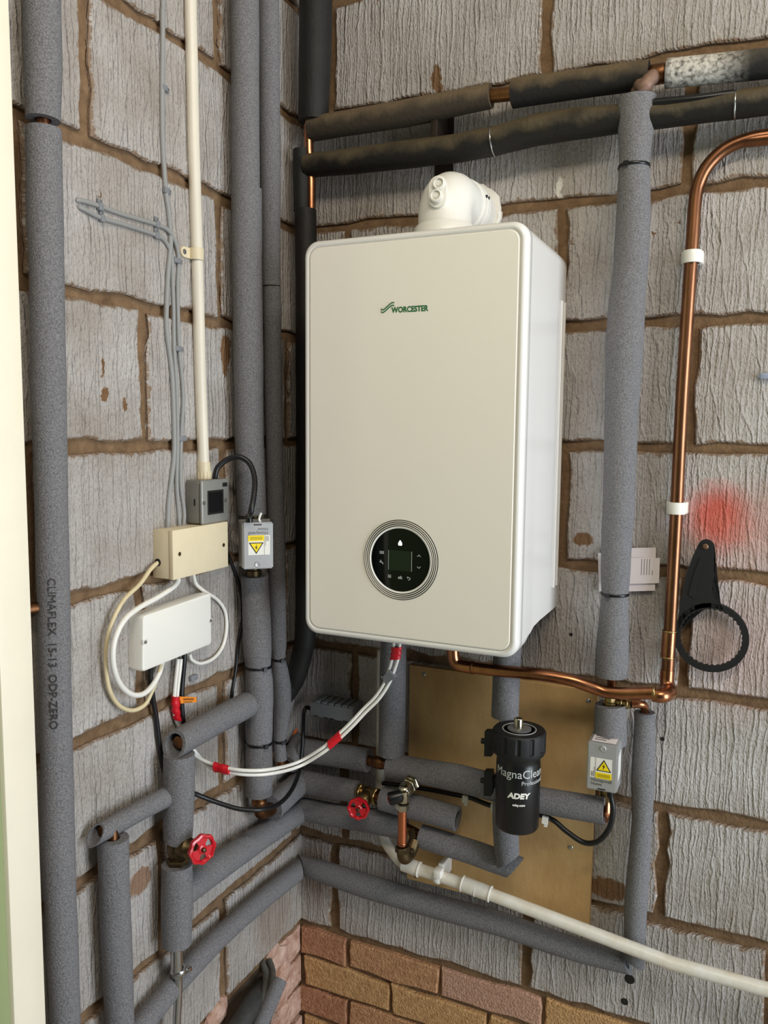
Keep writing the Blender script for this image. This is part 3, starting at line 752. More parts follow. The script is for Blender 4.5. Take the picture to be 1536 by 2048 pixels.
v6, r6 = run_pts([(1289, 1424, 40), (1289, 1460, 41), (1287, 1520, 44), (1286, 1560, 46), (1285, 1600, 43), (1284, 1640, 40), (1279, 1709, 42), (1272, 1799, 45), (1269, 1870, 42), (1269, 1922, 40)], 'B', d=.042)
V6 = lagged('lagged_pipe', 'narrow grey lagged pipe dropping beside the valve to the crossing white pipe', base_of(v6))
sleeve(V6, v6, r6, inner=.009, cut1=(.5, 0, 1))
copper(V6, [jl[1], B(1280, 1408, .060), B(1289, 1413, .05), v6[0] + V(0, 0, -.005), v6[1]], .0075, COPPER, smooth=4)

# ------------------------------------------------------------------ papers tucked behind V5
for i, (u0, v0, u1, v1, d, lab) in enumerate(((1196, 1106, 1306, 1180, .0115, 'folded paper sheet, rearmost of three behind the lagged pipe'), (1210, 1097, 1312, 1181, .0145, 'folded paper sheet, middle of three behind the lagged pipe'), (1204, 1116, 1320, 1166, .018, 'folded paper leaflet with printed lines, front of three behind the lagged pipe'))):
    a = B(u0, v0, d); b = B(u1, v0 - (2 if i < 2 else 0), d); c = B(u1 + (-2), v1, d); e = B(u0 + 2, v1 + 3, d)
    bm = nb(); prism(bm, [e, c, b, a], V(0, -.0012, 0)); po = tag(obj('paper_sheet', bm, PAPER, smooth=False), lab, 'paper', 'papers behind the pipe')
    if i == 2:
        for k in range(5):
            p = B(1284 + k * 5.2, 1118 + (k > 3) * 22, d + .0013); q = B(1284 + k * 5.2, 1150, d + .0013)
            bm = nb(); box(bm, (p.x - .0004, -d - .0016, q.z), (p.x + .0004, -d - .0010, p.z)); obj('printed_line', bm, INKG, po, smooth=False)

# ------------------------------------------------------------------ copper gas pipe
gas = thing('gas_pipe', 'bare copper pipe bending down the right of the wall and under the boiler', 'pipe', B(1339, 1380, .05))
gp = [V(2.3, -.03, B(1660, 262, .03).z), B(1660, 262, .03), B(1536, 271, .03), B(1488, 281, .03), B(1449, 299, .03), B(1419, 327, .03), B(1401, 358, .03), B(1391, 396, .03), B(1384, 492, .03), B(1374, 641, .03), B(1363, 816, .03), B(1353, 1020, .03), B(1342, 1224, .03), B(1335, 1352, .035)]
bm = nb(); tube(bm, catmull(gp, 8), .0112, 20); obj('copper_pipe', bm, mat('copper_brown', (166, 116, 84), .33, 1.0, var=.45, vscale=16, rgb2=(112, 74, 52), stretch=(1, 1, .35)), gas)
p_a, p_b = B(1339, 1262, .031), B(1335.5, 1314, .033)
bm = nb(); tube(bm, [p_a, p_b], .0128, 20); obj('coupling', bm, COPPER, gas)
e0 = B(1335, 1340, .035)
gz = B(1290, 1386, .085).z
GD = .088
bm = nb(); tube(bm, catmull([e0, B(1334, 1362, .037), B(1336, 1378, .046), B(1338, 1386, .066), V(B(1325, 1385, GD).x, -GD, gz), V(B(1306, 1386, GD).x, -GD, gz)], 6), .0125, 20); obj('elbow', bm, COPPER, gas)
g2 = [B(1310, 1386, GD), B(1249, 1387, GD), B(1214, 1384, GD), B(1193, 1378, GD + .002), B(1165, 1368, GD + .01), B(1137, 1359, GD + .015), B(1084, 1350, GD + .02), B(1042, 1346, GD + .022), B(985, 1340, GD + .024), B(930, 1333, GD + .025)]
bm = nb(); tube(bm, catmull(g2, 6), .0112, 20); obj('copper_pipe', bm, COPPER, gas)
bm = nb(); e_ = g2[-1]; tube(bm, catmull([e_ + V(.02, 0, 0), e_, e_ + V(-.017, 0, .003), e_ + V(-.024, 0, .018), e_ + V(-.025, 0, .06), e_ + V(-.025, 0, .11)], 6), .0122, 18); obj('elbow', bm, COPPER, gas)
for t_, nm in ((.0, 'solder_ring'),):
    ring_on(gas, B(1308, 1386, GD), X, .0132, .004, BRASS, nm, .011); ring_on(gas, p_a, Zv, .0134, .003, BRASS, nm, .011); ring_on(gas, p_b, Zv, .0134, .003, BRASS, nm, .011)
ring_on(gas, g2[-1] + V(.015, 0, 0), X, .0130, .004, COPPERD, 'solder_ring', .011)
for (u, v), lab in (((1384, 514), 'white plastic clip on the copper pipe just below its bend'), ((1353, 1016), 'white plastic clip on the copper pipe left of the red paint mark')):
    c = B(u, v, .03); t_ = thing('pipe_clip', lab, 'clip', (c.x, -.006, c.z), 'white clips on the copper pipe')
    bm = nb(); lathe(bm, [(.0118, -.0105), (.0155, -.0105), (.0158, -.009), (.0158, .009), (.0155, .0105), (.0118, .0105), (.0118, -.0105)], c, Zv, 28); obj('clip_ring', bm, WHITE, t_)
    bm = nb(); box(bm, (c.x - .018, -.026, c.z - .0105), (c.x + .018, -.006, c.z + .0105), bevel=.0015); obj('clip_base', bm, WHITE, t_)

# ------------------------------------------------------------------ filter spanner hanging on the wall
d_ = .022
wr = thing('filter_spanner', 'black plastic filter spanner with large open ring hanging on the wall', 'spanner', B(1422, 1330, d_))
cw = B(1422, 1273, d_); Ro, Ri = .0625, .0525
hole = B(1413, 1092, d_)
def arc(c, r, a0, a1, n, rip=0.0, nr=0): return [V(c.x + (r + (rip if (i // 1) % 2 else 0)) * math.cos(math.radians(a0 + (a1 - a0) * i / n)), -d_, c.z + (r + (rip if (i // 1) % 2 else 0)) * math.sin(math.radians(a0 + (a1 - a0) * i / n))) for i in range(n + 1)]
bm = nb()
O = arc(cw, Ro, 0, 360, 72)[:-1]; I = arc(cw, Ri, 0, 360, 72, -.0022)[:-1]
vo = [bm.verts.new(p) for p in O]; vi = [bm.verts.new(p) for p in I]; vo2 = [bm.verts.new(p + V(0, -.010, 0)) for p in O]; vi2 = [bm.verts.new(p + V(0, -.010, 0)) for p in I]
for i in range(72):
    j = (i + 1) % 72
    bm.faces.new((vo[i], vo[j], vi[j], vi[i])); bm.faces.new((vo2[j], vo2[i], vi2[i], vi2[j])); bm.faces.new((vo[j], vo[i], vo2[i], vo2[j])); bm.faces.new((vi[i], vi[j], vi2[j], vi2[i]))
obj('spanner_ring', bm, BLACKM, wr, angle=30)
left = [B(u, v, d_) for u, v in ((1358, 1262), (1356, 1240), (1363, 1195), (1372, 1150), (1386, 1112), (1396, 1090))]
topc = arc(B(1413, 1093, d_), .0135, 165, 5, 8)
right = [B(u, v, d_) for u, v in ((1430, 1095), (1431, 1108), (1428, 1118), (1431, 1128), (1428, 1138), (1430, 1149), (1426, 1159), (1428, 1170), (1425, 1180), (1428, 1192), (1432, 1200), (1442, 1206))]
inner_ = [p for p in arc(cw, Ri + .002, 70, 172, 14)]
poly = left + topc + right + inner_
bm = nb(); prism(bm, poly, V(0, -.010, 0)); bmesh.ops.triangulate(bm, faces=[f for f in bm.faces if len(f.verts) > 4]); hd = obj('spanner_handle', bm, BLACKM, wr, smooth=False)
bm = nb(); prism(bm, [B(u, v, d_ + .010) for u, v in ((1377, 1190), (1389, 1198), (1402, 1150), (1408, 1118), (1400, 1116), (1387, 1150))], V(0, -.0015, 0)); obj('grip_rib', bm, BLACKM, hd, smooth=False)
hp = B(1411, 1093, d_ + .0105); bm = nb(); lathe(bm, [(.0042, -.012), (.0042, .001), (.0052, .002), (.003, .004), (0, .004)], hp, NY, 18); tag(obj('wall_screw', bm, mat('screw_brown', (120, 92, 70), .5, .6)), 'screw through the hole of the black filter spanner', 'screw')

# ------------------------------------------------------------------ pipes dropping from the boiler
v7, r7 = run_pts([(789, 1230, 52), (787, 1295, 52), (785, 1400, 53), (783, 1508, 54)], 'B', d=.078)
V7 = lagged('lagged_pipe', 'grey lagged pipe dropping from the boiler behind the white twin cables', base_of(v7)); sleeve(V7, v7, r7)
copper(V7, [v7[-2], v7[-1], B(783, 1528, .078)], .0105, COPPERD)
v8, r8 = run_pts([(1016, 1230, 55), (1014, 1310, 56), (1012, 1380, 55), (1010, 1433, 54)], 'B', d=.085)
V8 = lagged('lagged_pipe', 'grey lagged pipe from the boiler right corner to the black filter and below it', base_of(v8)); sleeve(V8, v8, r8)
copper(V8, [v8[-2], v8[-1], B(1009, 1480, .085), B(1008, 1600, .085)], .011, CHROME, 'valve_tail')
v8b, r8b = run_pts([(1010, 1600, 50), (1011, 1640, 52), (1013, 1690, 50), (1016, 1720, 48)], 'B', d=.10)
sleeve(V8, v8b, r8b, cut1=(-.75, 0, 1))
h4b, r4b = run_pts([(842, 1672, 46), (880, 1684, 48), (950, 1706, 48), (1030, 1735, 48)], 'B', d=.078)
sleeve(V8, h4b, r4b, inner=.014, cut1=(1, 0, -.75))

# H3 and H4a
h3, r3_ = run_pts([(764, 1597, 46), (800, 1606, 48), (860, 1622, 50), (915, 1638, 50)], 'B', d=.082)
H3 = lagged('lagged_pipe', 'short dark lagged pipe with open cut end behind the brass drain tap', base_of(h3)); sleeve(H3, h3, r3_, inner=.017)
copper(H3, [B(735, 1590, DB), h3[0], h3[-1] + V(-.01, 0, 0)], .0105, COPPERD)
h4a, r4a = run_pts([(604, 1617, 44), (660, 1629, 46), (740, 1641, 48), (808, 1654, 48)], 'B', d=DB)
H4 = lagged('lagged_pipe', 'lowest dark lagged pipe of the three running from the corner to the brass drain elbow', base_of(h4a)); sleeve(H4, h4a, r4a)
copper(H4, [h4a[-2], h4a[-1], h4b[0], h4b[1]], .0105, COPPERD)
ld, rd = run_pts([(362, 1788, 57), (440, 1731, 54), (500, 1689, 50), (560, 1649, 46), (606, 1619, 43)], 'L', gap=.02)
LD = lagged('lagged_pipe', 'thick grey lagged pipe sloping in view from the red valve stand to the corner', base_of(ld)); sleeve(LD, ld, rd, cut1=(.7, .7, 0))

# ------------------------------------------------------------------ gate valves
def handwheel(parent, c, n_, R, m=RED):
    n_ = Vector(n_).normalized(); t = Vector((0, 0, 1)); t = (t - n_ * t.dot(n_)).normalized(); s = n_.cross(t)
    bm = nb(); k = 48; Rm = R * .78
    ringp = []
    for i in range(k):
        a = 2 * math.pi * i / k; rr_ = R * (1 + .045 * math.cos(8 * a))
        ringp.append((a, rr_))
    prof_ = [(1.0, -.0035), (1.02, 0), (1.0, .0035), (.84, .0045), (.74, .002), (.74, -.002), (.84, -.004)]
    rings = [[bm.verts.new(c + (s * math.cos(a) + t * math.sin(a)) * (rr_ if f > .8 else R) * f + n_ * h) for a, rr_ in ringp] for f, h in prof_]
    for i in range(len(rings)):
        A, Cc = rings[i], rings[(i + 1) % len(rings)]
        for j in range(k): bm.faces.new((A[j], A[(j + 1) % k], Cc[(j + 1) % k], Cc[j]))
    wo = obj('handwheel', bm, m, parent)
    for j in range(3):
        bm = nb(); a0 = 90 + 120 * j
        pts_ = [c + (s * math.cos(math.radians(a0 + d_)) + t * math.sin(math.radians(a0 + d_))) * R * .80 - n_ * .001 for d_ in range(-36, 37, 12)]
        pts_ += [c + (s * math.cos(math.radians(a0 + d_)) + t * math.sin(math.radians(a0 + d_))) * R * .30 - n_ * .001 for d_ in (40, 0, -40)]
        prism(bm, pts_, n_ * .003); obj('spoke', bm, m, wo, smooth=False)
    bm = nb(); lathe(bm, [(R * .34, -.003), (R * .34, .002), (R * .26, .0035), (R * .12, .0035), (R * .12, .006), (R * .06, .007), (0, .007)], c, n_, 24); obj('hub', bm, m, wo)
    bm = nb(); lathe(bm, [(.004, .002), (.004, .0085), (.0025, .0095), (0, .0095)], c, n_, 6); obj('nut', bm, BRASSD, wo)
    return wo
def hexnut(parent, c, axis, r, h, m, name='hex_nut'):
    bm = nb(); lathe(bm, [(r * .7, -h / 2), (r * .93, -h / 2), (r, -h * .35), (r, h * .35), (r * .93, h / 2), (r * .7, h / 2)], c, axis, 6); return obj(name, bm, m, parent, smooth=False)

# left stand: VA / gate valve / VB
va, ra = run_pts([(358, 1508, 62), (358, 1560, 62), (357, 1620, 60), (356, 1672, 58)], 'L', gap=.022)
vb, rb = run_pts([(354, 1728, 61), (354, 1800, 62), (353, 1886, 61)], 'L', gap=.022)
stand = lagged('lagged_pipe', 'short grey lagged pipe stand with red gate valve on the left wall', base_of(vb))
sleeve(stand, va, ra, cut1=(.25, -.2, 1), inner=.012); sleeve(stand, vb, rb)
copper(stand, [va[-2], va[-1], vb[0], vb[1]], .011, COPPERD)
gv = thing('gate_valve', 'brass gate valve with red handwheel on the left wall pipe stand', 'valve', vb[0])
vc = (va[-1] + vb[0]) / 2
bm = nb(); lathe(bm, [(.012, -.030), (.0165, -.028), (.0165, -.016), (.013, -.014), (.0175, -.004), (.0185, .004), (.0175, .012), (.0135, .018), (.0165, .020), (.0165, .030), (.012, .032)], vc, Zv, 24); obj('valve_body', bm, BRASSD, gv)
hexnut(gv, vc + V(0, 0, -.022), Zv, .0195, .014, BRASSD); hexnut(gv, vc + V(0, 0, .024), Zv, .019, .012, BRASSD)
wc = L(404, 1698, vc.x + .056); wn = (wc - vc - V(0, 0, .004)).normalized(); wl_ = (wc - vc - V(0, 0, .004)).length
q = L(404, 1697, .1); 
bm = nb(); lathe(bm, [(.011, .0), (.0165, .010), (.0185, .020), (.0175, .028), (.012, .032), (.010, .040), (.0075, .042), (.0042, .045), (.0042, wl_)], vc + V(0, 0, .004), wn, 24); obj('bonnet', bm, BRASSD, gv)
handwheel(gv, wc, Vector((.93, -.36, .05)), .0250)
# LA top cross pipe, LC, VD
la, rla = run_pts([(348, 1490, 56), (380, 1471, 55), (430, 1443, 53), (494, 1410, 51)], 'L', gap=.022)
LA = lagged('lagged_pipe', 'grey lagged stub linking the pipe stand to the thick riser under the white box', base_of(la)); sleeve(LA, la, rla, inner=.018, cut0=(0, 1, -.35))
copper(LA, [la[0] + V(0, .012, 0), la[-1]], .011, COPPERD)
lc, rlc = run_pts([(190, 1671, 38), (225, 1652, 40), (280, 1621, 40), (340, 1590, 40)], 'L', gap=.020)
LC = lagged('lagged_pipe', 'thin grey lagged cross pipe with ragged open end left of the red valve', base_of(lc)); sleeve(LC, lc, rlc, inner=.012, cut0=(0, 1, -.9))
copper(LC, [lc[0] + V(0, .014, 0), lc[-1]], .0085, COPPERD)
vd, rvd = run_pts([(226, 1676, 62), (228, 1760, 61), (231, 1850, 60), (240, 2048, 57), (248, 2250, 55)], 'L', gap=.018)
vd.append(V(vd[-1].x, vd[-1].y, .005)); rvd.append(rvd[-1])
VD = lagged('lagged_pipe', 'grey lagged pipe dropping to the floor between the tall pipe and the red valve stand', base_of(vd)); sleeve(VD, vd, rvd)
copper(VD, [V(lc[0].x, lc[0].y + .03, lc[0].z + .006), V(vd[0].x, vd[0].y, vd[0].z + .015), vd[1]], .0085, COPPERD)
# drain tail under VB
tl = [vb[-1] + V(0, 0, .03), vb[-1] + V(0, 0, -.035), vb[-1] + V(0, 0, -.06)]
bm = nb(); tube(bm, tl[:2] + [tl[2]], .0105, 18); hose = tag(obj('drain_hose', bm, CHROME), 'shiny steel hose with clamp under the red valve stand', 'hose')
hp_ = [tl[2], L(357, 1960, tl[0].x), L(356, 2000, tl[0].x), L(353, 2060, tl[0].x), L(349, 2200, tl[0].x)]
bm = nb(); tube(bm, catmull(hp_, 6), .0072, 14); obj('hose_tail', bm, CHROME, hose)
cl = L(357, 1941, tl[0].x); ring_on(hose, cl, Zv, .0145, .011, CHROME, 'hose_clamp', .009)
bm = nb(); box(bm, cl + V(.008, -.004 + .01, -.004), cl + V(.018, .016, .004), bevel=.001); obj('clamp_screw', bm, CHROME, hose)

# gate valve on H2
gv2 = thing('gate_valve', 'brass gate valve with red handwheel under the boiler left of the drain tap', 'valve', B(738, 1592, DB))
c2 = B(736, 1588, DB); hx = (h3[0] - H2pts[-1]).normalized()
bm = nb(); lathe(bm, [(.011, -.028), (.0155, -.026), (.0155, -.014), (.012, -.012), (.0165, -.004), (.0165, .006), (.012, .012), (.0155, .014), (.0155, .026), (.011, .028)], c2, hx, 22); obj('valve_body', bm, BRASS, gv2)
hexnut(gv2, c2 + hx * -.02, hx, .018, .012, BRASS); hexnut(gv2, c2 + hx * .02, hx, .018, .012, BRASS)
w2 = B(717, 1617, DB + .062); wn2 = (w2 - c2).normalized(); ln = (w2 - c2).length
bm = nb(); lathe(bm, [(.009, 0), (.0145, .010), (.0155, .022), (.013, .028), (.009, .034), (.0042, .040), (.0042, ln)], c2, wn2, 22); obj('bonnet', bm, BRASS, gv2)
handwheel(gv2, w2, (wn2 + Vector((.25, -.5, .1))).normalized(), .0225)

# ------------------------------------------------------------------ brass drain tap
DT = .145
dt = thing('drain_tap', 'brass drain tap with black lever and copper tail hanging from the lagged pipes', 'tap', B(808, 1715, DT))
t0 = B(834, 1553, .085); t1 = B(806, 1585, DT)
copper(dt, [t0 + (t0 - t1) * .2, t0.lerp(t1, .6)], .0095, COPPERD)
ax = (t1 - t0).normalized(); Lh = (t1 - t0).length
bm = nb(); lathe(bm, [(.009, Lh * .15), (.0142, Lh * .17), (.0142, Lh * .48), (.0118, Lh * .51), (.0142, Lh * .56), (.0145, Lh * .85), (.0135, Lh), (.006, Lh + .008), (0, Lh + .009)], t0, ax, 24); obj('tap_body', bm, NICKEL, dt)
hexnut(dt, t0 + ax * Lh * .36, ax, .0178, .014, NICKEL); hexnut(dt, t0 + ax * Lh * .62, ax, .0170, .008, NICKEL)
kn = B(790, 1595, DT + .014); bm = nb(); lathe(bm, [(.008, -.016), (.0125, -.012), (.0135, .008), (.0115, .013), (0, .015)], kn, (-.75, -.6, -.2), 18); lev = obj('lever_cap', bm, BLACKP, dt)
bm = nb(); lathe(bm, [(.002, 0), (.002, .0008), (0, .0008)], kn + Vector((-.75, -.6, -.2)).normalized() * .0152, (-.75, -.6, -.2), 10); obj('red_dot', bm, RED, lev)
tn0 = B(806, 1598, DT)
bm = nb(); lathe(bm, [(.009, .020), (.0125, .018), (.0125, -.002), (.0105, -.006), (.009, -.006)], tn0, Zv, 20); obj('outlet', bm, NICKEL, dt)
hexnut(dt, B(805, 1613, DT), Zv, .0135, .014, NICKEL)
copper(dt, [B(805, 1610, DT), B(804, 1690, DT)], .0088, mat('copper_bright', (212, 128, 88), .34, 1.0))
ring_on(dt, B(804, 1686, DT), Zv, .0100, .004, COPPER, 'copper_rim', .008)
eb = B(805, 1693, DT); ee = B(829, 1682, .095)
bm = nb(); tube(bm, catmull([eb, B(806, 1708, DT), B(810, 1716, DT - .006), B(820, 1706, DT - .03), ee], 6), [.0125] * 25, 20); obj('brass_elbow', bm, BRASSD, dt)
hexnut(dt, eb + V(0, 0, -.006), Zv, .015, .012, BRASSD); hexnut(dt, B(818, 1706, DT - .028), ee - B(810, 1716, DT - .006), .0145, .010, BRASSD)
copper(dt, [ee, B(826, 1662, .078)], .010, BRASSD, 'tail_pipe')

# ------------------------------------------------------------------ magnetic filter canister
fcx = B(1036, 1560, .170); FCX, FCY = fcx.x, -.170
zt_ = B(1036, 1457, .17).z; zb_ = B(1036, 1653, .17).z
flt = thing('filter_canister', 'black magnetic system filter canister with brass nipple under the boiler', 'filter', (FCX, FCY, zb_))
o3 = V(FCX, FCY, 0)
zc0 = B(1036, 1500, .17).z
bm = nb(); lathe(bm, [(0, zb_), (.034, zb_), (.0375, zb_ + .002), (.0395, zb_ + .007), (.0395, zb_ + .030), (.0399, zb_ + .031), (.0399, zc0 - .020), (.0395, zc0 - .019), (.0395, zc0 - .010), (.041, zc0 - .006), (.041, zc0 + .004), (0, zc0 + .004)], o3, Zv, 48); body = obj('canister_body', bm, BLACKP, flt)
bm = nb(); k = 96; rr_ = []
def capring(R, z, groove): return [bm.verts.new(V(FCX + (R - (groove if (i % 8) < 2 else 0)) * math.cos(2 * math.pi * i / k + .2), FCY + (R - (groove if (i % 8) < 2 else 0)) * math.sin(2 * math.pi * i / k + .2), z)) for i in range(k)]
CR = [capring(.040, zc0 - .004, 0), capring(.0455, zc0 - .003, 0), capring(.0475, zc0 + .001, .0), capring(.0480, zc0 + .007, .0), capring(.0480, zc0 + .008, .003), capring(.0482, zt_ - .006, .003), capring(.0475, zt_ - .003, .0), capring(.0455, zt_ - .0005, 0), capring(.040, zt_, 0), capring(.023, zt_ - .001, 0)]
for a, b_ in zip(CR[:-1], CR[1:]):
    for i in range(k): bm.faces.new((a[i], a[(i + 1) % k], b_[(i + 1) % k], b_[i]))
bm.faces.new(CR[-1]); cap = obj('screw_cap', bm, BLACKM, flt, angle=30)
bm = nb(); lathe(bm, [(.0305, zt_ - .0008), (.0305, zt_ + .0004), (.0292, zt_ + .0004), (.0292, zt_ - .0008)], o3, Zv, 40); obj('cap_ring', bm, ICON, cap)
bm = nb(); lathe(bm, [(.0215, zt_ - .002), (.0215, zt_ + .0015), (.020, zt_ + .002), (0, zt_ + .002)], o3, Zv, 36); obj('cap_disc', bm, mat('grey_disc', (100, 100, 100), .35), cap)
bm = nb(); lathe(bm, [(.0085, zt_), (.0085, zt_ + .018), (.0075, zt_ + .0195), (.0045, zt_ + .0195), (.0045, zt_ + .014), (0, zt_ + .014)], o3 + V(-.002, 0, 0), Zv, 24); obj('air_vent', bm, NICKEL, cap)
camd = math.atan2(CAM.y - FCY, CAM.x - FCX)
def fwrap(shift, zz):
    def f(x, y, z):
        a = camd + (x + shift) / .0401; r = .0402 + z; return V(FCX + r * math.cos(a), FCY + r * math.sin(a), zz + y)
    return f
zM = B(1030, 1556, .208).z
bm = text_bm('MagnaClean', .0215, None, wrap=fwrap(-.0465, zM), ext=.0002, sx=.98); obj('label_lettering', bm, ICON, body, smooth=False, label='white MagnaClean lettering')
bm = text_bm('Professional', .0105, None, wrap=fwrap(.006, zM - .0125), ext=.0002, sx=1.0); obj('label_lettering', bm, ICON, body, smooth=False)
bm = text_bm('ADEY', .0135, None, wrap=fwrap(-.0175, zM - .037), ext=.0002, sx=1.12, shear=.15, bold=.0007); obj('label_lettering', bm, WHITE, body, smooth=False)
bm = text_bm('adey.com', .0058, None, wrap=fwrap(-.0085, zM - .051), ext=.0002, bold=.0002); obj('label_lettering', bm, WHITE, body, smooth=False)
# side valves of the filter
for (u, v) in ((980, 1481), (979, 1560)):
    c = B(u, v, .135)
    bm = nb(); tube(bm, [c + V(.05, .0, 0), c], .012, 16); vs = obj('isolating_valve', bm, BLACKM, flt)
    bm = nb(); prism(bm, [c + V(-.004, -.012, z_) for z_ in ()] or [c + V(-.006, 0, -.026), c + V(.008, 0, -.024), c + V(.012, 0, .0), c + V(.008, 0, .024), c + V(-.006, 0, .022)], V(0, -.016, 0)); obj('valve_handle', bm, BLACKM, vs, smooth=False)
    bm = nb(); tube(bm, [c + V(-.004, -.008, 0), c + V(-.014, -.008, 0)], .0055, 12); obj('valve_cap', bm, BLACKM, vs)
bm = nb(); tube(bm, [V(B(1009, 1500, .085).x, -.085, B(1009, 1480, .085).z + .002), V(FCX, FCY, B(1009, 1480, .085).z)], .014, 16); obj('inlet_port', bm, BLACKM, flt)
bm = nb(); tube(bm, [V(B(1009, 1560, .085).x, -.085, B(1009, 1560, .085).z + .002), V(FCX, FCY, B(1009, 1560, .085).z)], .014, 16); obj('outlet_port', bm, BLACKM, flt)

# ------------------------------------------------------------------ motorised valve heads
def valve_head(label, o, ux, wd, ht, dp, upside):
    """o = bottom-left corner of the front face, ux = direction along the front, local z = out of the front"""
    ux = Vector(ux).normalized(); f = frame3(o, ux, Zv); nz = ux.cross(Zv)
    t = thing('motorised_valve', label, 'valve', f(wd / 2, 0, -dp / 2), 'motorised valve heads')
    def bx(x0, x1, y0, y1, z0, z1, bev=0.0):
        bm = nb(); r = bmesh.ops.create_cube(bm, size=1.0)
        for v in r['verts']: v.co = f(x0 + (v.co.x + .5) * (x1 - x0), y0 + (v.co.y + .5) * (y1 - y0), z0 + (v.co.z + .5) * (z1 - z0))
        if bev: bmesh.ops.bevel(bm, geom=list(bm.edges), offset=bev, segments=2, affect='EDGES')
        return bm
    cover = obj('cover', bx(0, wd, 0, ht, -dp, 0, .0022), ALU, t)
    obj('base_plate', bx(-.0015, wd + .0015, -.001, ht + .001, -dp - .006, -dp, .0008), STEELB, t)
    fl = (lambda x, y, z=0: f(wd - x, ht - y, z)) if upside else f
    def flat(pts, z, m, nm, par=cover):
        bm = nb(); prism(bm, [fl(x, y, z) for x, y in pts], nz * .0003); return obj(nm, bm, m, par, smooth=False)
    k = ht / .090; sw = wd / .055
    def R4(x0, y0, x1, y1): return [(x0 * sw, y0 * k), (x1 * sw, y0 * k), (x1 * sw, y1 * k), (x0 * sw, y1 * k)]
    st = flat(R4(.006, .0245, .0455, .0625), .0002, WHITE, 'warning_sticker')
    flat(R4(.0165, .0245, .0455, .0355), .0006, YELLOW, 'sticker_band', st)
    flat([(.0175 * sw, .0385 * k), (.0445 * sw, .0385 * k), (.031 * sw, .0605 * k)], .0006, INK, 'warning_triangle', st)
    flat([(.0205 * sw, .0402 * k), (.0415 * sw, .0402 * k), (.031 * sw, .0572 * k)], .0010, YELLOW, 'triangle_fill', st)
    flat([(.0318 * sw, .0530 * k), (.0288 * sw, .0470 * k), (.0308 * sw, .0475 * k), (.0296 * sw, .0415 * k), (.0334 * sw, .0488 * k), (.0314 * sw, .0484 * k)], .0014, INK, 'lightning_bolt', st)
    for i in range(3): flat(R4(.0195, .0275 + .0022 * i, .0425, .0282 + .0022 * i), .0010, mat('ink_brown', (120, 100, 20), .6), 'print_line', st)
    flat(R4(.0160, .0245, .0164, .0625), .0006, INKG, 'sticker_edge', st)
    for i in range(4): flat(R4(.0085 + .0018 * i, .0265, .0091 + .0018 * i, .045 if i == 3 else .036), .0006, INKG, 'print_line', st)
    if True:
        frt = frame3(fl(.009 * sw, .0175 * k, .0003), -ux if upside else ux, -Zv if upside else Zv)
        bm = text_bm('Honeywell', .0085, frt, 0, .0003); obj('embossed_lettering', bm, mat('emboss', (128, 128, 128), .4, .6), cover, smooth=False)
        frt = frame3(fl(.009 * sw, .0105 * k, .0003), -ux if upside else ux, -Zv if upside else Zv)
        bm = text_bm('Home', .0075, frt, 0, .0003); obj('embossed_lettering', bm, mat('emboss', (128, 128, 128), .4, .6), cover, smooth=False)
    bm = nb(); lathe(bm, [(.0052, 0), (.0052, .0012), (.0045, .0018), (.003, .0012), (0, .0014)], fl(wd * .52, ht * .90, 0), nz, 24); obj('cover_screw', bm, ALU, cover)
    flat(R4(.021, .0030, .035, .0052), .0002, INK, 'slot')
    return t, fl, f
o_ = B(1172, 1578, .122); w1 = B(1233, 1589, .122)
zt1 = B(1175.7, 1484, .122).z
zvR, flR, fR = valve_head('silver motorised valve head on the right, left of the narrow lagged pipe', V(o_.x, -.122, o_.z + .001), X, .0535, zt1 - o_.z, .046, False)
bm = nb(); prism(bm, [fR(.006, zt1 - o_.z + .0011, -.042), fR(.0485, zt1 - o_.z + .0011, -.042), fR(.0485, zt1 - o_.z + .0011, -.005), fR(.006, zt1 - o_.z + .0011, -.005)], V(0, 0, .0004)); ts = obj('top_sticker', bm, PAPER, zvR, smooth=False)
for i in range(3):
    bm = nb(); prism(bm, [fR(.010, zt1 - o_.z + .0016, -.034 + .009 * i), fR(.010 + .02 + .006 * (i % 2), zt1 - o_.z + .0016, -.034 + .009 * i), fR(.010 + .02 + .006 * (i % 2), zt1 - o_.z + .0016, -.031 + .009 * i), fR(.010, zt1 - o_.z + .0016, -.031 + .009 * i)], V(0, 0, .0003)); obj('print_line', bm, INKG, ts, smooth=False)
bm = nb(); prism(bm, [fR(.0537, .024, -.036), fR(.0537, .072, -.036), fR(.0537, .066, -.008), fR(.0537, .020, -.008)], V(.0003, 0, 0)); obj('side_sticker', bm, WHITE, zvR, smooth=False)
bm = nb(); tube(bm, [fR(.040, -.001, -.022), fR(.040, -.016, -.022)], .0062, 14); obj('cable_gland', bm, BLACKP, zvR)
bm = nb(); lathe(bm, [(.010, -.03), (.0135, -.028), (.0135, .012), (.010, .014)], V(o_.x + .028, -.066, o_.z - .010), Zv, 20); obj('brass_body', bm, BRASS, zvR)
copper(zvR, [V(o_.x + .028, -.066, o_.z - .03), V(o_.x + .030, -.072, o_.z - .060), V(o_.x + .026, -.085, o_.z - .066)], .0105, COPPER, 'copper_tail')
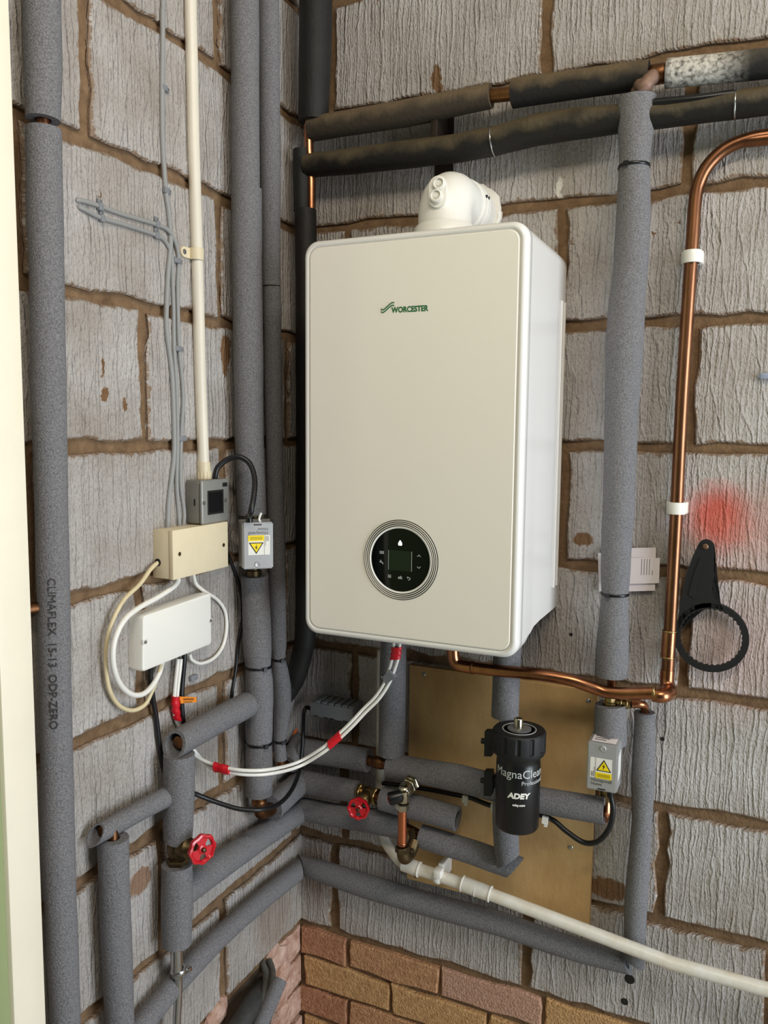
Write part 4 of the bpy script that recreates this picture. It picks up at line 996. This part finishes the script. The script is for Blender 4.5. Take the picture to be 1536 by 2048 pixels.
# left one, turned 45 degrees towards the room
pc = L(516, 1092, .105)
ux2 = Vector((.74, .67, 0)).normalized()
fo = pc - ux2 * .0275 + V(0, 0, -.0425)
zvL, flL, fL = valve_head('silver motorised valve head mounted upside down on the thick riser beside the boiler', fo, ux2, .0555, .0855, .046, True)
pv = L(507, 1090, .048)
bm = nb(); lathe(bm, [(.011, -.075), (.0145, -.073), (.0145, -.05), (.012, -.048), (.012, .048), (.0145, .05), (.0145, .062), (.011, .064)], pv, Zv, 20); obj('brass_body', bm, BRASSD, zvL)
bm = nb(); tube(bm, [pv, fL(.0275, .043, -.044)], .018, 16); obj('mounting_neck', bm, BRASSD, zvL)
bm = nb(); tube(bm, [fL(.014, .084, -.012), fL(.013, .099, -.012)], .0062, 14); obj('cable_gland', bm, BLACKP, zvL)
bm = nb(); tube(bm, catmull([fL(.034, .085, -.014), fL(.032, .091, -.014), fL(.036, .102, -.014)], 4), .0022, 8); obj('manual_lever', bm, WHITE, zvL)

# ------------------------------------------------------------------ flexes of the valves
cable('flex_cable', 'short black flex looping from the metal switch box to the upside-down valve head', [L(430, 962, .030), L(431, 948, .032), L(437, 933, .036), L(457, 918, .050), L(479, 914, .068), L(499, 927, .085), L(509, 955, .100), L(508, 989, .11), L(501, 1026, .112), fL(.013, .095, -.012)], .0050, BLACKC)
gz0 = fR(.040, -.012, -.022)
cable('flex_cable', 'black flex drooping from the right valve head and running behind the filter canister', [gz0, B(1226, 1620, .10), B(1221, 1650, .10), B(1208, 1672, .10), B(1190, 1685, .095), B(1165, 1684, .09), B(1132, 1662, .09), B(1100, 1637, .085), B(1040, 1620, .06), B(985, 1612, .055), B(940, 1595, .055), B(910, 1589, .050), B(870, 1581, .042), B(820, 1573, .036), B(765, 1566, .034)], .0050, BLACKC)
for u, v, lab in ((931, 1598, 'white cable clip on the black flex left of the filter canister'), (988, 1614, 'white cable clip peeping out from the lower left side of the filter'), (1091, 1639, 'white cable clip on the black flex right of the filter canister')):
    p = B(u, v, .088 if u > 1000 else .060); fr = frame3(p, X, Zv); bm = nb(); prism(bm, [fr(-.006, -.006), fr(.005, -.008), fr(.006, .007), fr(-.005, .008)], V(0, -.006, 0))
    prism(bm, [fr(-.002, -.013), fr(.004, -.013), fr(.004, -.006), fr(-.002, -.006)], V(0, -.004, 0)); tag(obj('cable_clip', bm, WHITE, smooth=False), lab, 'clip', 'white flex clips')

# ------------------------------------------------------------------ white waste pipe
WD = .085
wp = thing('waste_pipe', 'white plastic waste pipe running down behind the lagging and away along the wall', 'pipe', B(822, 1735, WD))
bm = nb(); tube(bm, catmull([B(764, 1300, .028), B(763, 1400, .028), B(761, 1560, .030), B(762, 1640, .034), B(770, 1680, .045), B(787, 1708, .065), B(806, 1727, .08), B(830, 1737, WD)], 6), .0105, 18); obj('down_pipe', bm, WHITEP, wp)
def seg_pipe(a, b, r, nm, seg=20):
    bm = nb(); tube(bm, [a, b], r, seg); return obj(nm, bm, WHITEP, wp)
wpts = [B(815, 1732, WD), B(877, 1751, WD), B(985, 1790, WD), B(1161, 1857, .08), B(1342, 1926, .08), B(1523, 1976, .08), B(1660, 2010, .08)]
wpts.append(wpts[-1] + (wpts[-1] - wpts[-3]).normalized() * 1.2)
bm = nb(); tube(bm, resample(wpts, .03), .0125, 20); obj('waste_run', bm, WHITEP, wp)
for a, b in (((806, 1727), (838, 1739)), ((925, 1767), (980, 1788))):
    seg_pipe(B(*a, WD), B(*b, WD), .0150, 'pipe_coupling')
    for q in (a, b) if a[0] > 900 else (b,):
        ring_on(wp, B(*q, WD), B(*b, WD) - B(*a, WD), .0160, .003, WHITE, 'coupling_lip', .012)
ring_on(wp, B(952, 1778, WD), B(980, 1788, WD) - B(925, 1767, WD), .0155, .002, WHITE, 'coupling_lip', .013)
cq = B(877, 1751, WD); wc_ = thing('pipe_clip', 'white plastic clip round the waste pipe below the drain tap', 'clip', (cq.x, -.02, cq.z))
ring_on(wc_, cq, B(985, 1790, WD) - cq, .0165, .014, WHITE, 'clip_ring', .0126)
bm = nb(); box(bm, cq + V(-.006, .012, -.019), cq + V(.006, .064, .019), bevel=.002); obj('clip_base', bm, WHITE, wc_)
bm = nb(); box(bm, cq + V(-.004, -.021, .004), cq + V(.012, .0, .021), bevel=.002); obj('clip_catch', bm, WHITE, wc_)

# ------------------------------------------------------------------ lowest lagged pipe round the corner
le, rle = run_pts([(262, 2075, 46), (295, 2035, 46), (347, 1970, 46), (387, 1927, 45), (430, 1882, 42), (476, 1840, 40), (533, 1791, 40), (600, 1738, 37)], 'L', gap=.014)
LE = lagged('lagged_pipe', 'grey lagged pipe low on the left wall running up to the corner', base_of(le)); sleeve(LE, le, rle, inner=.009, cut1=(.7, .7, 0))
be, rbe = run_pts([(600, 1730, 36), (640, 1741, 42), (732, 1772, 46), (846, 1806, 46), (1000, 1847, 46), (1100, 1882, 46), (1161, 1902, 45), (1254, 1926, 40)], 'B', gap=.014)
BE = lagged('lagged_pipe', 'grey lagged pipe low on the right wall above the bare bricks', base_of(be)); sleeve(BE, be, rbe, inner=.009, cut0=(.7, .7, 0), cut1=(1, 0, .5))

# ------------------------------------------------------------------ broken hole with old pipes in the left wall
hb = nb(); box(hb, (-.10, -.33, .15), (.0015, -.10, .366)); hole_o = obj('hole_shadow', hb, mat('hole_shade', (84, 70, 58), .95, var=.4, vscale=30, bump=.8, bscale=60), wall_left, smooth=False)  # solid box near flush with the wall; dark colour stands for shade inside the hole
hr = random.Random(11)
for i, (a, z, r) in enumerate(((.10, .345, .030), (.085, .30, .032), (.10, .25, .030), (.12, .372, .020), (.33, .37, .03), (.36, .33, .035), (.37, .27, .03), (.095, .20, .03))):
    bm = nb(); bmesh.ops.create_icosphere(bm, subdivisions=2, radius=r)
    for v in bm.verts: v.co = V(v.co.x * .55, v.co.y * 1.2, v.co.z) * (1 + hr.uniform(-.14, .14)) + V(.001, -a, z)
    obj('broken_brick', bm, PINKB, wall_left, smooth=False)
OLDG = mat('black_cable_worn', (92, 92, 86), .5, var=.3, vscale=60)
for pts_, r_, m_, lab in (([L(532, 1960, -.02), L(522, 1985, .025), L(500, 2015, .045), L(465, 2075, .05)], .021, mat('worn_black', (64, 64, 62), .6, var=.4, vscale=40, bump=.4, bscale=120), 'fat black pipe coming out of the broken hole at the bottom left'),
                          ([L(516, 1915, -.03), L(524, 1925, .0), L(531, 1950, .022), L(528, 1990, .055), L(505, 2070, .065)], .007, OLDG, 'inner thin worn pipe curving over the fat black pipe in the hole'),
                          ([L(525, 1908, -.03), L(536, 1918, .0), L(545, 1945, .028), L(541, 1985, .062), L(520, 2070, .066)], .007, OLDG, 'outer thin worn pipe curving beside the foam pipe in the hole')):
    bm = nb(); tube(bm, catmull(pts_, 6), r_, 16); tag(obj('old_pipe', bm, m_), lab, 'pipe', 'old pipes in the broken hole')
px, pr = [L(560, 1960, .072), L(545, 1995, .072), L(520, 2050, .072), L(480, 2140, .072)], [.015, .016, .0165, .017]
HP = lagged('lagged_pipe', 'short blue-grey lagged pipe at the broken hole beside the corner bricks', base_of(px)); sleeve(HP, px, pr, inner=.007)

# ------------------------------------------------------------------ left wall electrics
# conduit
cp, cr_ = run_pts([(380, -60, 24), (381, 0, 24), (387, 283, 24), (394, 505, 23), (400, 740, 23), (407, 930, 23)], 'L', gap=.006)
cp.insert(0, V(cp[0].x, cp[0].y, 2.845))
cond = thing('conduit', 'off-white plastic conduit running down to the metal switch box', 'conduit', base_of(cp))
bm = nb(); tube(bm, cp, [.0105] * len(cp), 20); obj('conduit_tube', bm, CONDUIT, cond)
bm = nb(); tube(bm, [L(406.5, 924, cp[-1].x), L(409, 962, cp[-1].x)], .0125, 20); ad = obj('adaptor', bm, CREAM, cond)
for i in range(14):
    a = 2 * math.pi * i / 14; c = L(408.2, 950, cp[-1].x); bm = nb(); e = c + V(.0125 * math.cos(a), .0125 * math.sin(a), 0); tube(bm, [e + V(0, 0, -.007), e + V(0, 0, .007)], .0009, 5); obj('grip_ridge', bm, CREAM, ad)
sc_ = L(393, 509, cp[3].x); sd = thing('conduit_saddle', 'cream saddle clip holding the white conduit, with one screw lug', 'clip', (0.006, sc_.y, sc_.z - .012))
bm = nb(); lathe(bm, [(.0108, -.010), (.0125, -.010), (.0128, -.008), (.0128, .008), (.0125, .010), (.0108, .010), (.0108, -.010)], sc_, Zv, 26); obj('saddle_band', bm, CREAM, sd)
lug = L(371, 508, .014); fr = frame3((.009, lug.y, sc_.z), -Y, Zv)
bm = nb(); prism(bm, [V(.008, sc_.y, sc_.z - .009)] + [V(.008, lug.y + .009 * math.sin(math.radians(a)), sc_.z - .009 * math.cos(math.radians(a))) for a in range(0, -181, -20)] + [V(.008, sc_.y, sc_.z + .009)], V(.004, 0, 0)); lo_ = obj('saddle_lug', bm, CREAM, sd, smooth=False)
screw(lo_, V(.012, lug.y, sc_.z), X, .0045, INKG)

# metal clad box
mb = thing('switch_box', 'square metal-clad switch box with black opening under the conduit', 'switch box', (0.0225, -.366, 1.358))
y0, y1, z0_, z1_ = -.406, -.326, 1.359, 1.437
bm = nb(); box(bm, (.0065, y0, z0_), (.040, y1, z1_), bevel=.006, seg=3); obj('back_box', bm, STEELB, mb)
bm = nb(); box(bm, (.0395, y0 - .0005, z0_ - .0005), (.0460, y1 + .0005, z1_ + .0005), bevel=.0035, seg=3); fp = obj('front_plate', bm, mat('steel_plate', (150, 149, 144), .38, .25, var=.1, vscale=50), mb)
def LF(u, v): return L(u, v, .046)
def quadL(u0, v0, u1, v1, x, dx):
    a, b = LF(u0, (v0 + v1) / 2), LF(u1, (v0 + v1) / 2); zz0 = LF((u0 + u1) / 2, v1).z; zz1 = LF((u0 + u1) / 2, v0).z
    return [V(x, a.y, zz0), V(x, b.y, zz0), V(x, b.y, zz1), V(x, a.y, zz1)], V(dx, 0, 0)
bm = nb(); prism(bm, *quadL(415, 980, 447, 1028, .0455, .0008)); sw = obj('opening', bm, INK, fp, smooth=False)
bm = nb(); prism(bm, *quadL(418, 984, 444, 1024, .0462, .0006)); obj('black_insert', bm, BLACKP, sw, smooth=False)
bm = nb(); prism(bm, *quadL(445, 965, 454, 973, .0458, .0008)); obj('indicator_window', bm, BLACKM, fp, smooth=False)
for u, v in ((408, 1006), (451, 1000)): screw(fp, V(.046, LF(u, v).y, LF(u, v).z), X, .0038, INKG)
bm = nb(); box(bm, (.028, y0 - .0004, 1.392), (.031, y0 + .001, 1.404)); obj('stamped_mark', bm, INK, mb, smooth=False)

# cream junction box
jb = thing('junction_box', 'cream rectangular junction box below the metal switch box', 'junction box', (.025, -.415, 1.276))
y0, y1, z0_, z1_ = -.492, -.339, 1.276, 1.358
bm = nb(); box(bm, (.0065, y0, z0_), (.042, y1, z1_), bevel=.0012); obj('box_base', bm, CREAM, jb)
bm = nb(); box(bm, (.0425, y0 - .0008, z0_ - .0008), (.051, y1 + .0008, z1_ + .0008), bevel=.0012); jl_ = obj('lid', bm, CREAM, jb)
for u, v in ((359, 1108), (447, 1090)):
    p = L(u, v, .051); bm = nb(); lathe(bm, [(.0035, 0), (.0035, .0008), (.0028, .001), (.001, .0006), (0, .0006)], V(.051, p.y, p.z), X, 14); obj('lid_screw', bm, BRASSD, jl_)
pH = L(317, 1124, .016); bm = nb(); lathe(bm, [(.0065, 0), (.0065, .0006), (0, .0006)], V(.018, y0, pH.z), -Y, 18); obj('cable_hole', bm, INK, jb)

# white junction box, slightly tilted
wb = thing('junction_box', 'white rounded junction box hanging lowest among the looping cables', 'junction box', (.02, -.46, 1.13))
p_bl, p_br, p_tr, p_tl = L(285, 1345, .036), L(424, 1288, .036), L(422.6, 1185, .036), L(286, 1232, .036)
def wring(x, ins, r, n=6):
    cs = [p_bl, p_br, p_tr, p_tl]; out = []
    for i in range(4):
        c = cs[i]; a = (cs[i - 1] - c).normalized(); b = (cs[(i + 1) % 4] - c).normalized()
        ce = c + (a + b) * (r + ins)
        for k_ in range(n + 1):
            t_ = math.radians(90 * k_ / n); q = ce - b * r * math.cos(t_) * 1 - a * r * math.sin(t_)
            out.append(V(x, q.y, q.z))
    return out
bm = nb(); loft(bm, [wring(.0065, .0008, .006), wring(.016, 0, .006), wring(.0164, .0008, .006)]); obj('box_base', bm, WHITE, wb)
bm = nb(); loft(bm, [wring(.0166, .0006, .006), wring(.017, 0, .006), wring(.032, 0, .006), wring(.035, .001, .0055), wring(.036, .0035, .005)]); wl = obj('lid', bm, WHITE, wb)
for u, v in ((290, 1284), (421, 1241)):
    p = L(u, v, .036); bm = nb(); box(bm, (.0345, p.y - .006, p.z - .004), (.0364, p.y + .006, p.z + .004), bevel=.001); obj('screw_recess', bm, mat('white_shade', (212, 210, 204), .4), wl); screw(wl, V(.0364, p.y, p.z), X, .003)

# grey twin cables and their clips
cable('grey_cable', 'flat grey cable clipped straight down from the top of the left wall', [V(.011, L(325, -60, .011).y, 2.84)] + [L(u, v, .011) for u, v in ((325, -60), (325, 20), (325, 100), (324, 174), (325, 283), (331, 379), (337, 424), (341, 484), (336, 545), (333, 605), (333, 661), (343, 742), (347, 822), (348, 903), (343, 955), (337, 1004), (335, 1062))], .0045, GREYC, smooth=5)
cable('grey_cable', 'grey cable leaving the wall hole on the upper line of clips', [L(147, 402, -.01), L(153, 401, .008), L(165, 402, .011), L(198, 412, .011), L(242, 428, .011), L(315, 450, .011), L(339, 464, .013), L(353, 492, .013), L(357, 525, .011), L(355, 580, .011), L(358, 697, .011), L(366, 790, .011), L(362, 875, .011), L(361, 964, .011), L(368, 1024, .011), L(366, 1060, .013)], .0038, GREYC, smooth=5)
cable('grey_cable', 'grey cable leaving the wall hole on the lower line of clips', [L(150, 412, -.01), L(157, 414, .008), L(174, 422, .011), L(202, 436, .011), L(250, 450, .011), L(311, 470, .011), L(331, 484, .011), L(343, 513, .011), L(345, 565, .011), L(347, 620, .011), L(348, 697, .011), L(353, 782, .011), L(355, 879, .011), L(353, 964, .012), L(357, 1024, .011), L(360, 1062, .013)], .0038, GREYC, smooth=5)
cl_spec = [(327, 176, 'grey clip on the straight grey cable nearest the top of the wall'), (331, 381, 'grey clip on the straight grey cable level with the wall hole'), (199, 414, 'grey clip next to the wall hole on its upper cable'), (203, 437, 'grey clip next to the wall hole on its lower cable'),
           (313, 449, 'grey clip on the upper hole cable just before it turns down'), (312, 471, 'grey clip on the lower hole cable just before it turns down'), (352, 521, 'grey clip on the two hole cables left of the conduit saddle'), (354, 697, 'grey clip on the two cables about halfway down the wall'), (362, 877, 'grey clip on the two cables just above the metal switch box')]
for u, v, lab in cl_spec:
    p = L(u, v, .011); wide = .0085 if v in (521, 697, 877) else .006
    t_ = thing('cable_clip', lab, 'clip', V(.0065, p.y, p.z), 'grey cable clips on the left wall')
    horiz = u < 320
    bm = nb()
    if horiz: box(bm, (.0065, p.y - .0045, p.z - .0055), (.0158, p.y + .0045, p.z + .0055), bevel=.0012)
    else: box(bm, (.0065, p.y - wide, p.z - .0045), (.0158, p.y + wide, p.z + .0045), bevel=.0012)
    obj('clip_saddle', bm, GREYCL, t_)
    q = V(.0075, p.y, p.z + .008) if horiz else V(.0075, p.y + wide + .003, p.z)
    bm = nb(); box(bm, (.0065, q.y - .004, q.z - .004), (.013, q.y + .004, q.z + .004), bevel=.001); obj('nail_lug', bm, GREYCL, t_)
    screw(t_, V(.013, q.y, q.z), X, .0018, CHROME, 'nail_head')
ph_ = L(154, 408, .0075); bm = nb(); lathe(bm, [(.011, 0), (.010, .0006), (0, .0006)], ph_ - V(.0005, 0, 0), X, 20)
obj('drilled_hole', bm, INK, wall_left, smooth=False)
for u, v, r_ in ((1259, 1958, .011), (1249, 2003, .008)):
    p = B(u, v, .0085); bm = nb(); lathe(bm, [(r_, 0), (r_ * .9, .0005), (0, .0005)], p, NY, 18); obj('drilled_hole', bm, INK, wall_back, smooth=False)
for u, v, r_ in ((1167, 555, .003), (1142, 1269, .0035), (1393, 1357, .003), (1325, 1478, .004)):
    p = B(u, v, .0080); bm = nb(); lathe(bm, [(r_, 0), (r_ * .9, .0004), (0, .0004)], p, NY, 12); obj('drilled_hole', bm, INK, wall_back, smooth=False)

# looping cables round the white box
cable('white_cable', 'thick white cable looping left from the cream box round to the white box', [L(356, 1156, .030), L(355, 1164, .030), L(344, 1176, .030), L(315, 1195, .032), L(282, 1213, .034), L(253, 1235, .036), L(235, 1264, .036), L(226, 1299, .036), L(228.5, 1339, .034), L(242, 1371, .030), L(264, 1389, .028), L(286, 1388, .026), L(304, 1372, .024), L(318, 1347, .022), L(324, 1325, .020)], .0046, WHITE)
cable('cream_cable', 'yellowed cream cable making the widest loop left of the white box', [L(322, 1122, .018), L(312, 1128, .017), L(300, 1140, .018), L(279, 1169, .020), L(249, 1198, .022), L(228, 1235, .022), L(215, 1275, .020), L(211, 1310, .018), L(213, 1347, .018), L(220, 1383, .018), L(238, 1411, .018), L(264, 1421, .018), L(289, 1410, .020), L(302, 1387, .022), L(314, 1358, .022), L(322, 1328, .022)], .0036, CREAMC)
cable('white_cable', 'thin white cable looping right of the white box', [L(387, 1148, .026), L(388, 1155, .026), L(393, 1169, .026), L(411, 1184, .020), L(435, 1200, .014), L(450, 1223, .012), L(453, 1256, .012), L(446, 1291, .012), L(428, 1316, .014), L(402, 1327, .018), L(384, 1320, .022), L(379, 1308, .024)], .0034, WHITE)
cable('black_cable', 'black cable hanging from the left end of the white box to behind the stand', [L(302, 1335, .018), L(301, 1350, .016), L(305, 1390, .014), L(313, 1440, .013), L(319, 1490, .013), L(330, 1540, .013), L(360, 1575, .014), L(391, 1588, .020), L(432, 1604, .045), L(479, 1618, .080), L(523, 1619, .11), L(560, 1606, .115), L(586, 1575, .11), B(601, 1530, .13), B(606, 1470, .10), B(607, 1432, .06), B(612, 1415, .045), B(622, 1418, .035)], .0044, BLACKC)
cable('black_cable', 'black cable hanging from the white box beside the orange tag', [L(369, 1308, .020), L(368, 1325, .020), L(365, 1360, .018), L(363, 1400, .018), L(366, 1440, .018), L(372, 1475, .012)], .0048, BLACKC)
cable('black_cable', 'thin black cable hanging behind the riser right of the cream box', [L(440, 1095, .012), L(457, 1113, .010), L(472, 1150, .012), L(483, 1190, .012), L(485, 1237, .012), L(477, 1281, .012), L(472, 1336, .012), L(464, 1387, .012), L(462, 1420, .011)], .0034, BLACKC)
tg = L(372, 1397, .026); bm = nb(); prism(bm, [L(358, 1393, .0245), L(392, 1394, .028), L(393, 1404, .028), L(361, 1407, .0245)], V(.0008, 0, 0)); ot = tag(obj('orange_tag', bm, ORANGE, smooth=False), 'orange WARNING tag wrapped on the black cable under the white box', 'tag')
a_ = L(366, 1401, .0266); b_ = L(390, 1400, .0288); ft_ = frame3(a_ + V(.0006, 0, 0), (b_ - a_), Zv); bm = text_bm('WARNING', .0058, ft_, .0002, .0001); obj('tag_lettering', bm, INK, ot, smooth=False)
bm = nb(); prism(bm, [ft_(.002, -.0035, .0002), ft_(.024, -.0035, .0002), ft_(.024, -.0026, .0002), ft_(.002, -.0026, .0002)], V(.0003, 0, 0)); obj('tag_line', bm, INK, ot, smooth=False)
# twin white cables to the boiler
def tw(s):
    P_ = [(359, 1318, 'L', .022), (357, 1340, 'L', .022), (353, 1375, 'L', .020), (351, 1410, 'L', .018), (355, 1440, 'L', .014), (372, 1480, 'L', .010), (392, 1509, 'L', .020), (417, 1529, 'L', .045), (446, 1538, 'L', .075), (490, 1545, 'L', .115), (541, 1543, 'L', .145), (596, 1529, 'B', .25), (643, 1502, 'B', .235), (671, 1479, 'B', .225), (702, 1450, 'B', .215), (728, 1422, 'B', .205), (754, 1396, 'B', .20), (773, 1367, 'B', .195), (783, 1341, 'B', .19), (790, 1318, 'B', .19), (793, 1298, 'B', .19), (794, 1270, 'B', .19)]
    out = []
    for i, (u, v, w_, d) in enumerate(P_):
        k_ = 1.0 if i > 6 else .55
        t_ = min(1, max(0, (i - 14) / 5)); du, dv = (4.2 * t_ + 1.5) * s * k_, 4.2 * (1 - t_) * s * k_
        if i <= 6: du, dv = 3.0 * s, 0
        out.append((L if w_ == 'L' else B)(u + du, v + dv, d))
    return out
tA, tB = tw(-1), tw(1)
cable('white_cable', 'upper of the twin white cables swagged from the white box up to the boiler', tA, .0033, WHITE, 'twin white cables')
cable('white_cable', 'lower of the twin white cables swagged from the white box up to the boiler', tB, .0033, WHITE, 'twin white cables')
cA_, cB_ = catmull(tA, 6), catmull(tB, 6)
def tape(k, n_, lab, r_=.0078, ragged_=False):
    mid = [(cA_[i] + cB_[i]) / 2 for i in range(k, k + n_)]
    half = [(cA_[i] - cB_[i]).length / 2 + .0046 for i in range(k, k + n_)]
    bm = nb(); T_ = (mid[-1] - mid[0]).normalized()
    rings = []
    for i, c in enumerate(mid):
        s_ = (cA_[k + i] - cB_[k + i]).normalized(); q_ = T_.cross(s_).normalized(); j = (1 + (.12 * math.sin(i * 2.1 + k) if ragged_ else 0))
        rings.append([c + s_ * half[i] * j * math.cos(a) + q_ * .0072 * j * math.sin(a) for a in [2 * math.pi * m_ / 16 for m_ in range(16)]])
    loft(bm, rings); return tag(obj('red_tape', bm, REDT), lab, 'tape', 'red tape wraps on the twin cables')
tape(3 * 6 - 3, 10, 'torn red tape round the white cables just above the lagged stub', ragged_=True)
tape(8 * 6 - 3, 6, 'crumpled red tape wrap on the twin cables left of the thick riser', ragged_=True)
tape(13 * 6 - 3, 6, 'neat red tape wrap halfway along the twin cables under the boiler')
tape(19 * 6 + 0, 8, 'red tape knot on the twin cables right under the boiler', ragged_=True)
kc = (cA_[17 * 6 + 3] + cB_[17 * 6 + 3]) / 2; fk = frame3(kc + V(0, -.008, 0), Vector((.75, 0, .66)), Vector((-.66, 0, .75)))
ck = thing('cable_clip', 'loose grey clip hanging on the twin white cables below the boiler', 'clip', kc)
bm = nb(); prism(bm, [fk(-.008, -.008), fk(.012, -.008), fk(.012, .008), fk(-.008, .008)], V(0, .014, 0)); obj('clip_body', bm, GREYCL, ck, smooth=False)
for i in range(3):
    bm = nb(); prism(bm, [fk(-.011, -.006 + .006 * i), fk(-.008, -.006 + .006 * i), fk(-.008, -.002 + .006 * i), fk(-.011, -.002 + .006 * i)], V(0, .010, 0)); obj('clip_tooth', bm, GREYCL, ck, smooth=False)

# grey terminal box under the boiler
gb = thing('terminal_box', 'small grey slotted terminal box on the wall in the shade under the boiler', 'terminal box', (.115, -.03, .90))
bm = nb(); box(bm, (.063, -.060, .903), (.168, -.0075, .934), bevel=.0015); gbo = obj('box_body', bm, mat('grey_box', (132, 134, 136), .5), gb)
for i in range(6):
    x_ = .074 + .0165 * i; bm = nb(); box(bm, (x_, -.058, .9335), (x_ + .0125, -.010, .938), bevel=.0008); obj('slot_rib', bm, mat('grey_box', (132, 134, 136), .5), gbo)
for x_ in (.072, .097, .112, .145):
    bm = nb(); box(bm, (x_, -.0604, .9035), (x_ + .011, -.0598, .9055)); obj('bottom_slot', bm, INK, gbo, smooth=False)
# clip at the right edge
cp_ = B(1531, 752, .012); bm = nb(); box(bm, cp_ + V(-.008, -.006, -.005), cp_ + V(.010, .006, .005), bevel=.001); box(bm, cp_ + V(-.012, -.003, -.003), cp_ + V(-.006, .003, .003))
tag(obj('cable_clip', bm, mat('blue_grey_clip', (150, 160, 180), .4)), 'lone pale clip on the wall at the right edge of the view', 'clip')
nl = L(385, 1355, .009); bm = nb(); box(bm, nl + V(-.003, -.010, -.005), nl + V(.006, .010, .005), bevel=.002); tag(obj('cable_clip', bm, GREYCL), 'empty grey clip left on the wall under the white box', 'clip')

og = B(590, 1466, .13); bm = nb(); prism(bm, [og + V(-.006, 0, -.006), og + V(.004, 0, .002), og + V(.007, 0, .012), og + V(-.001, 0, .006)], V(0, -.0008, 0)); tag(obj('orange_tag', bm, mat('orange_dull', (196, 92, 36), .5), smooth=False), 'small dull orange tag on the black cable in the shaded corner', 'tag')
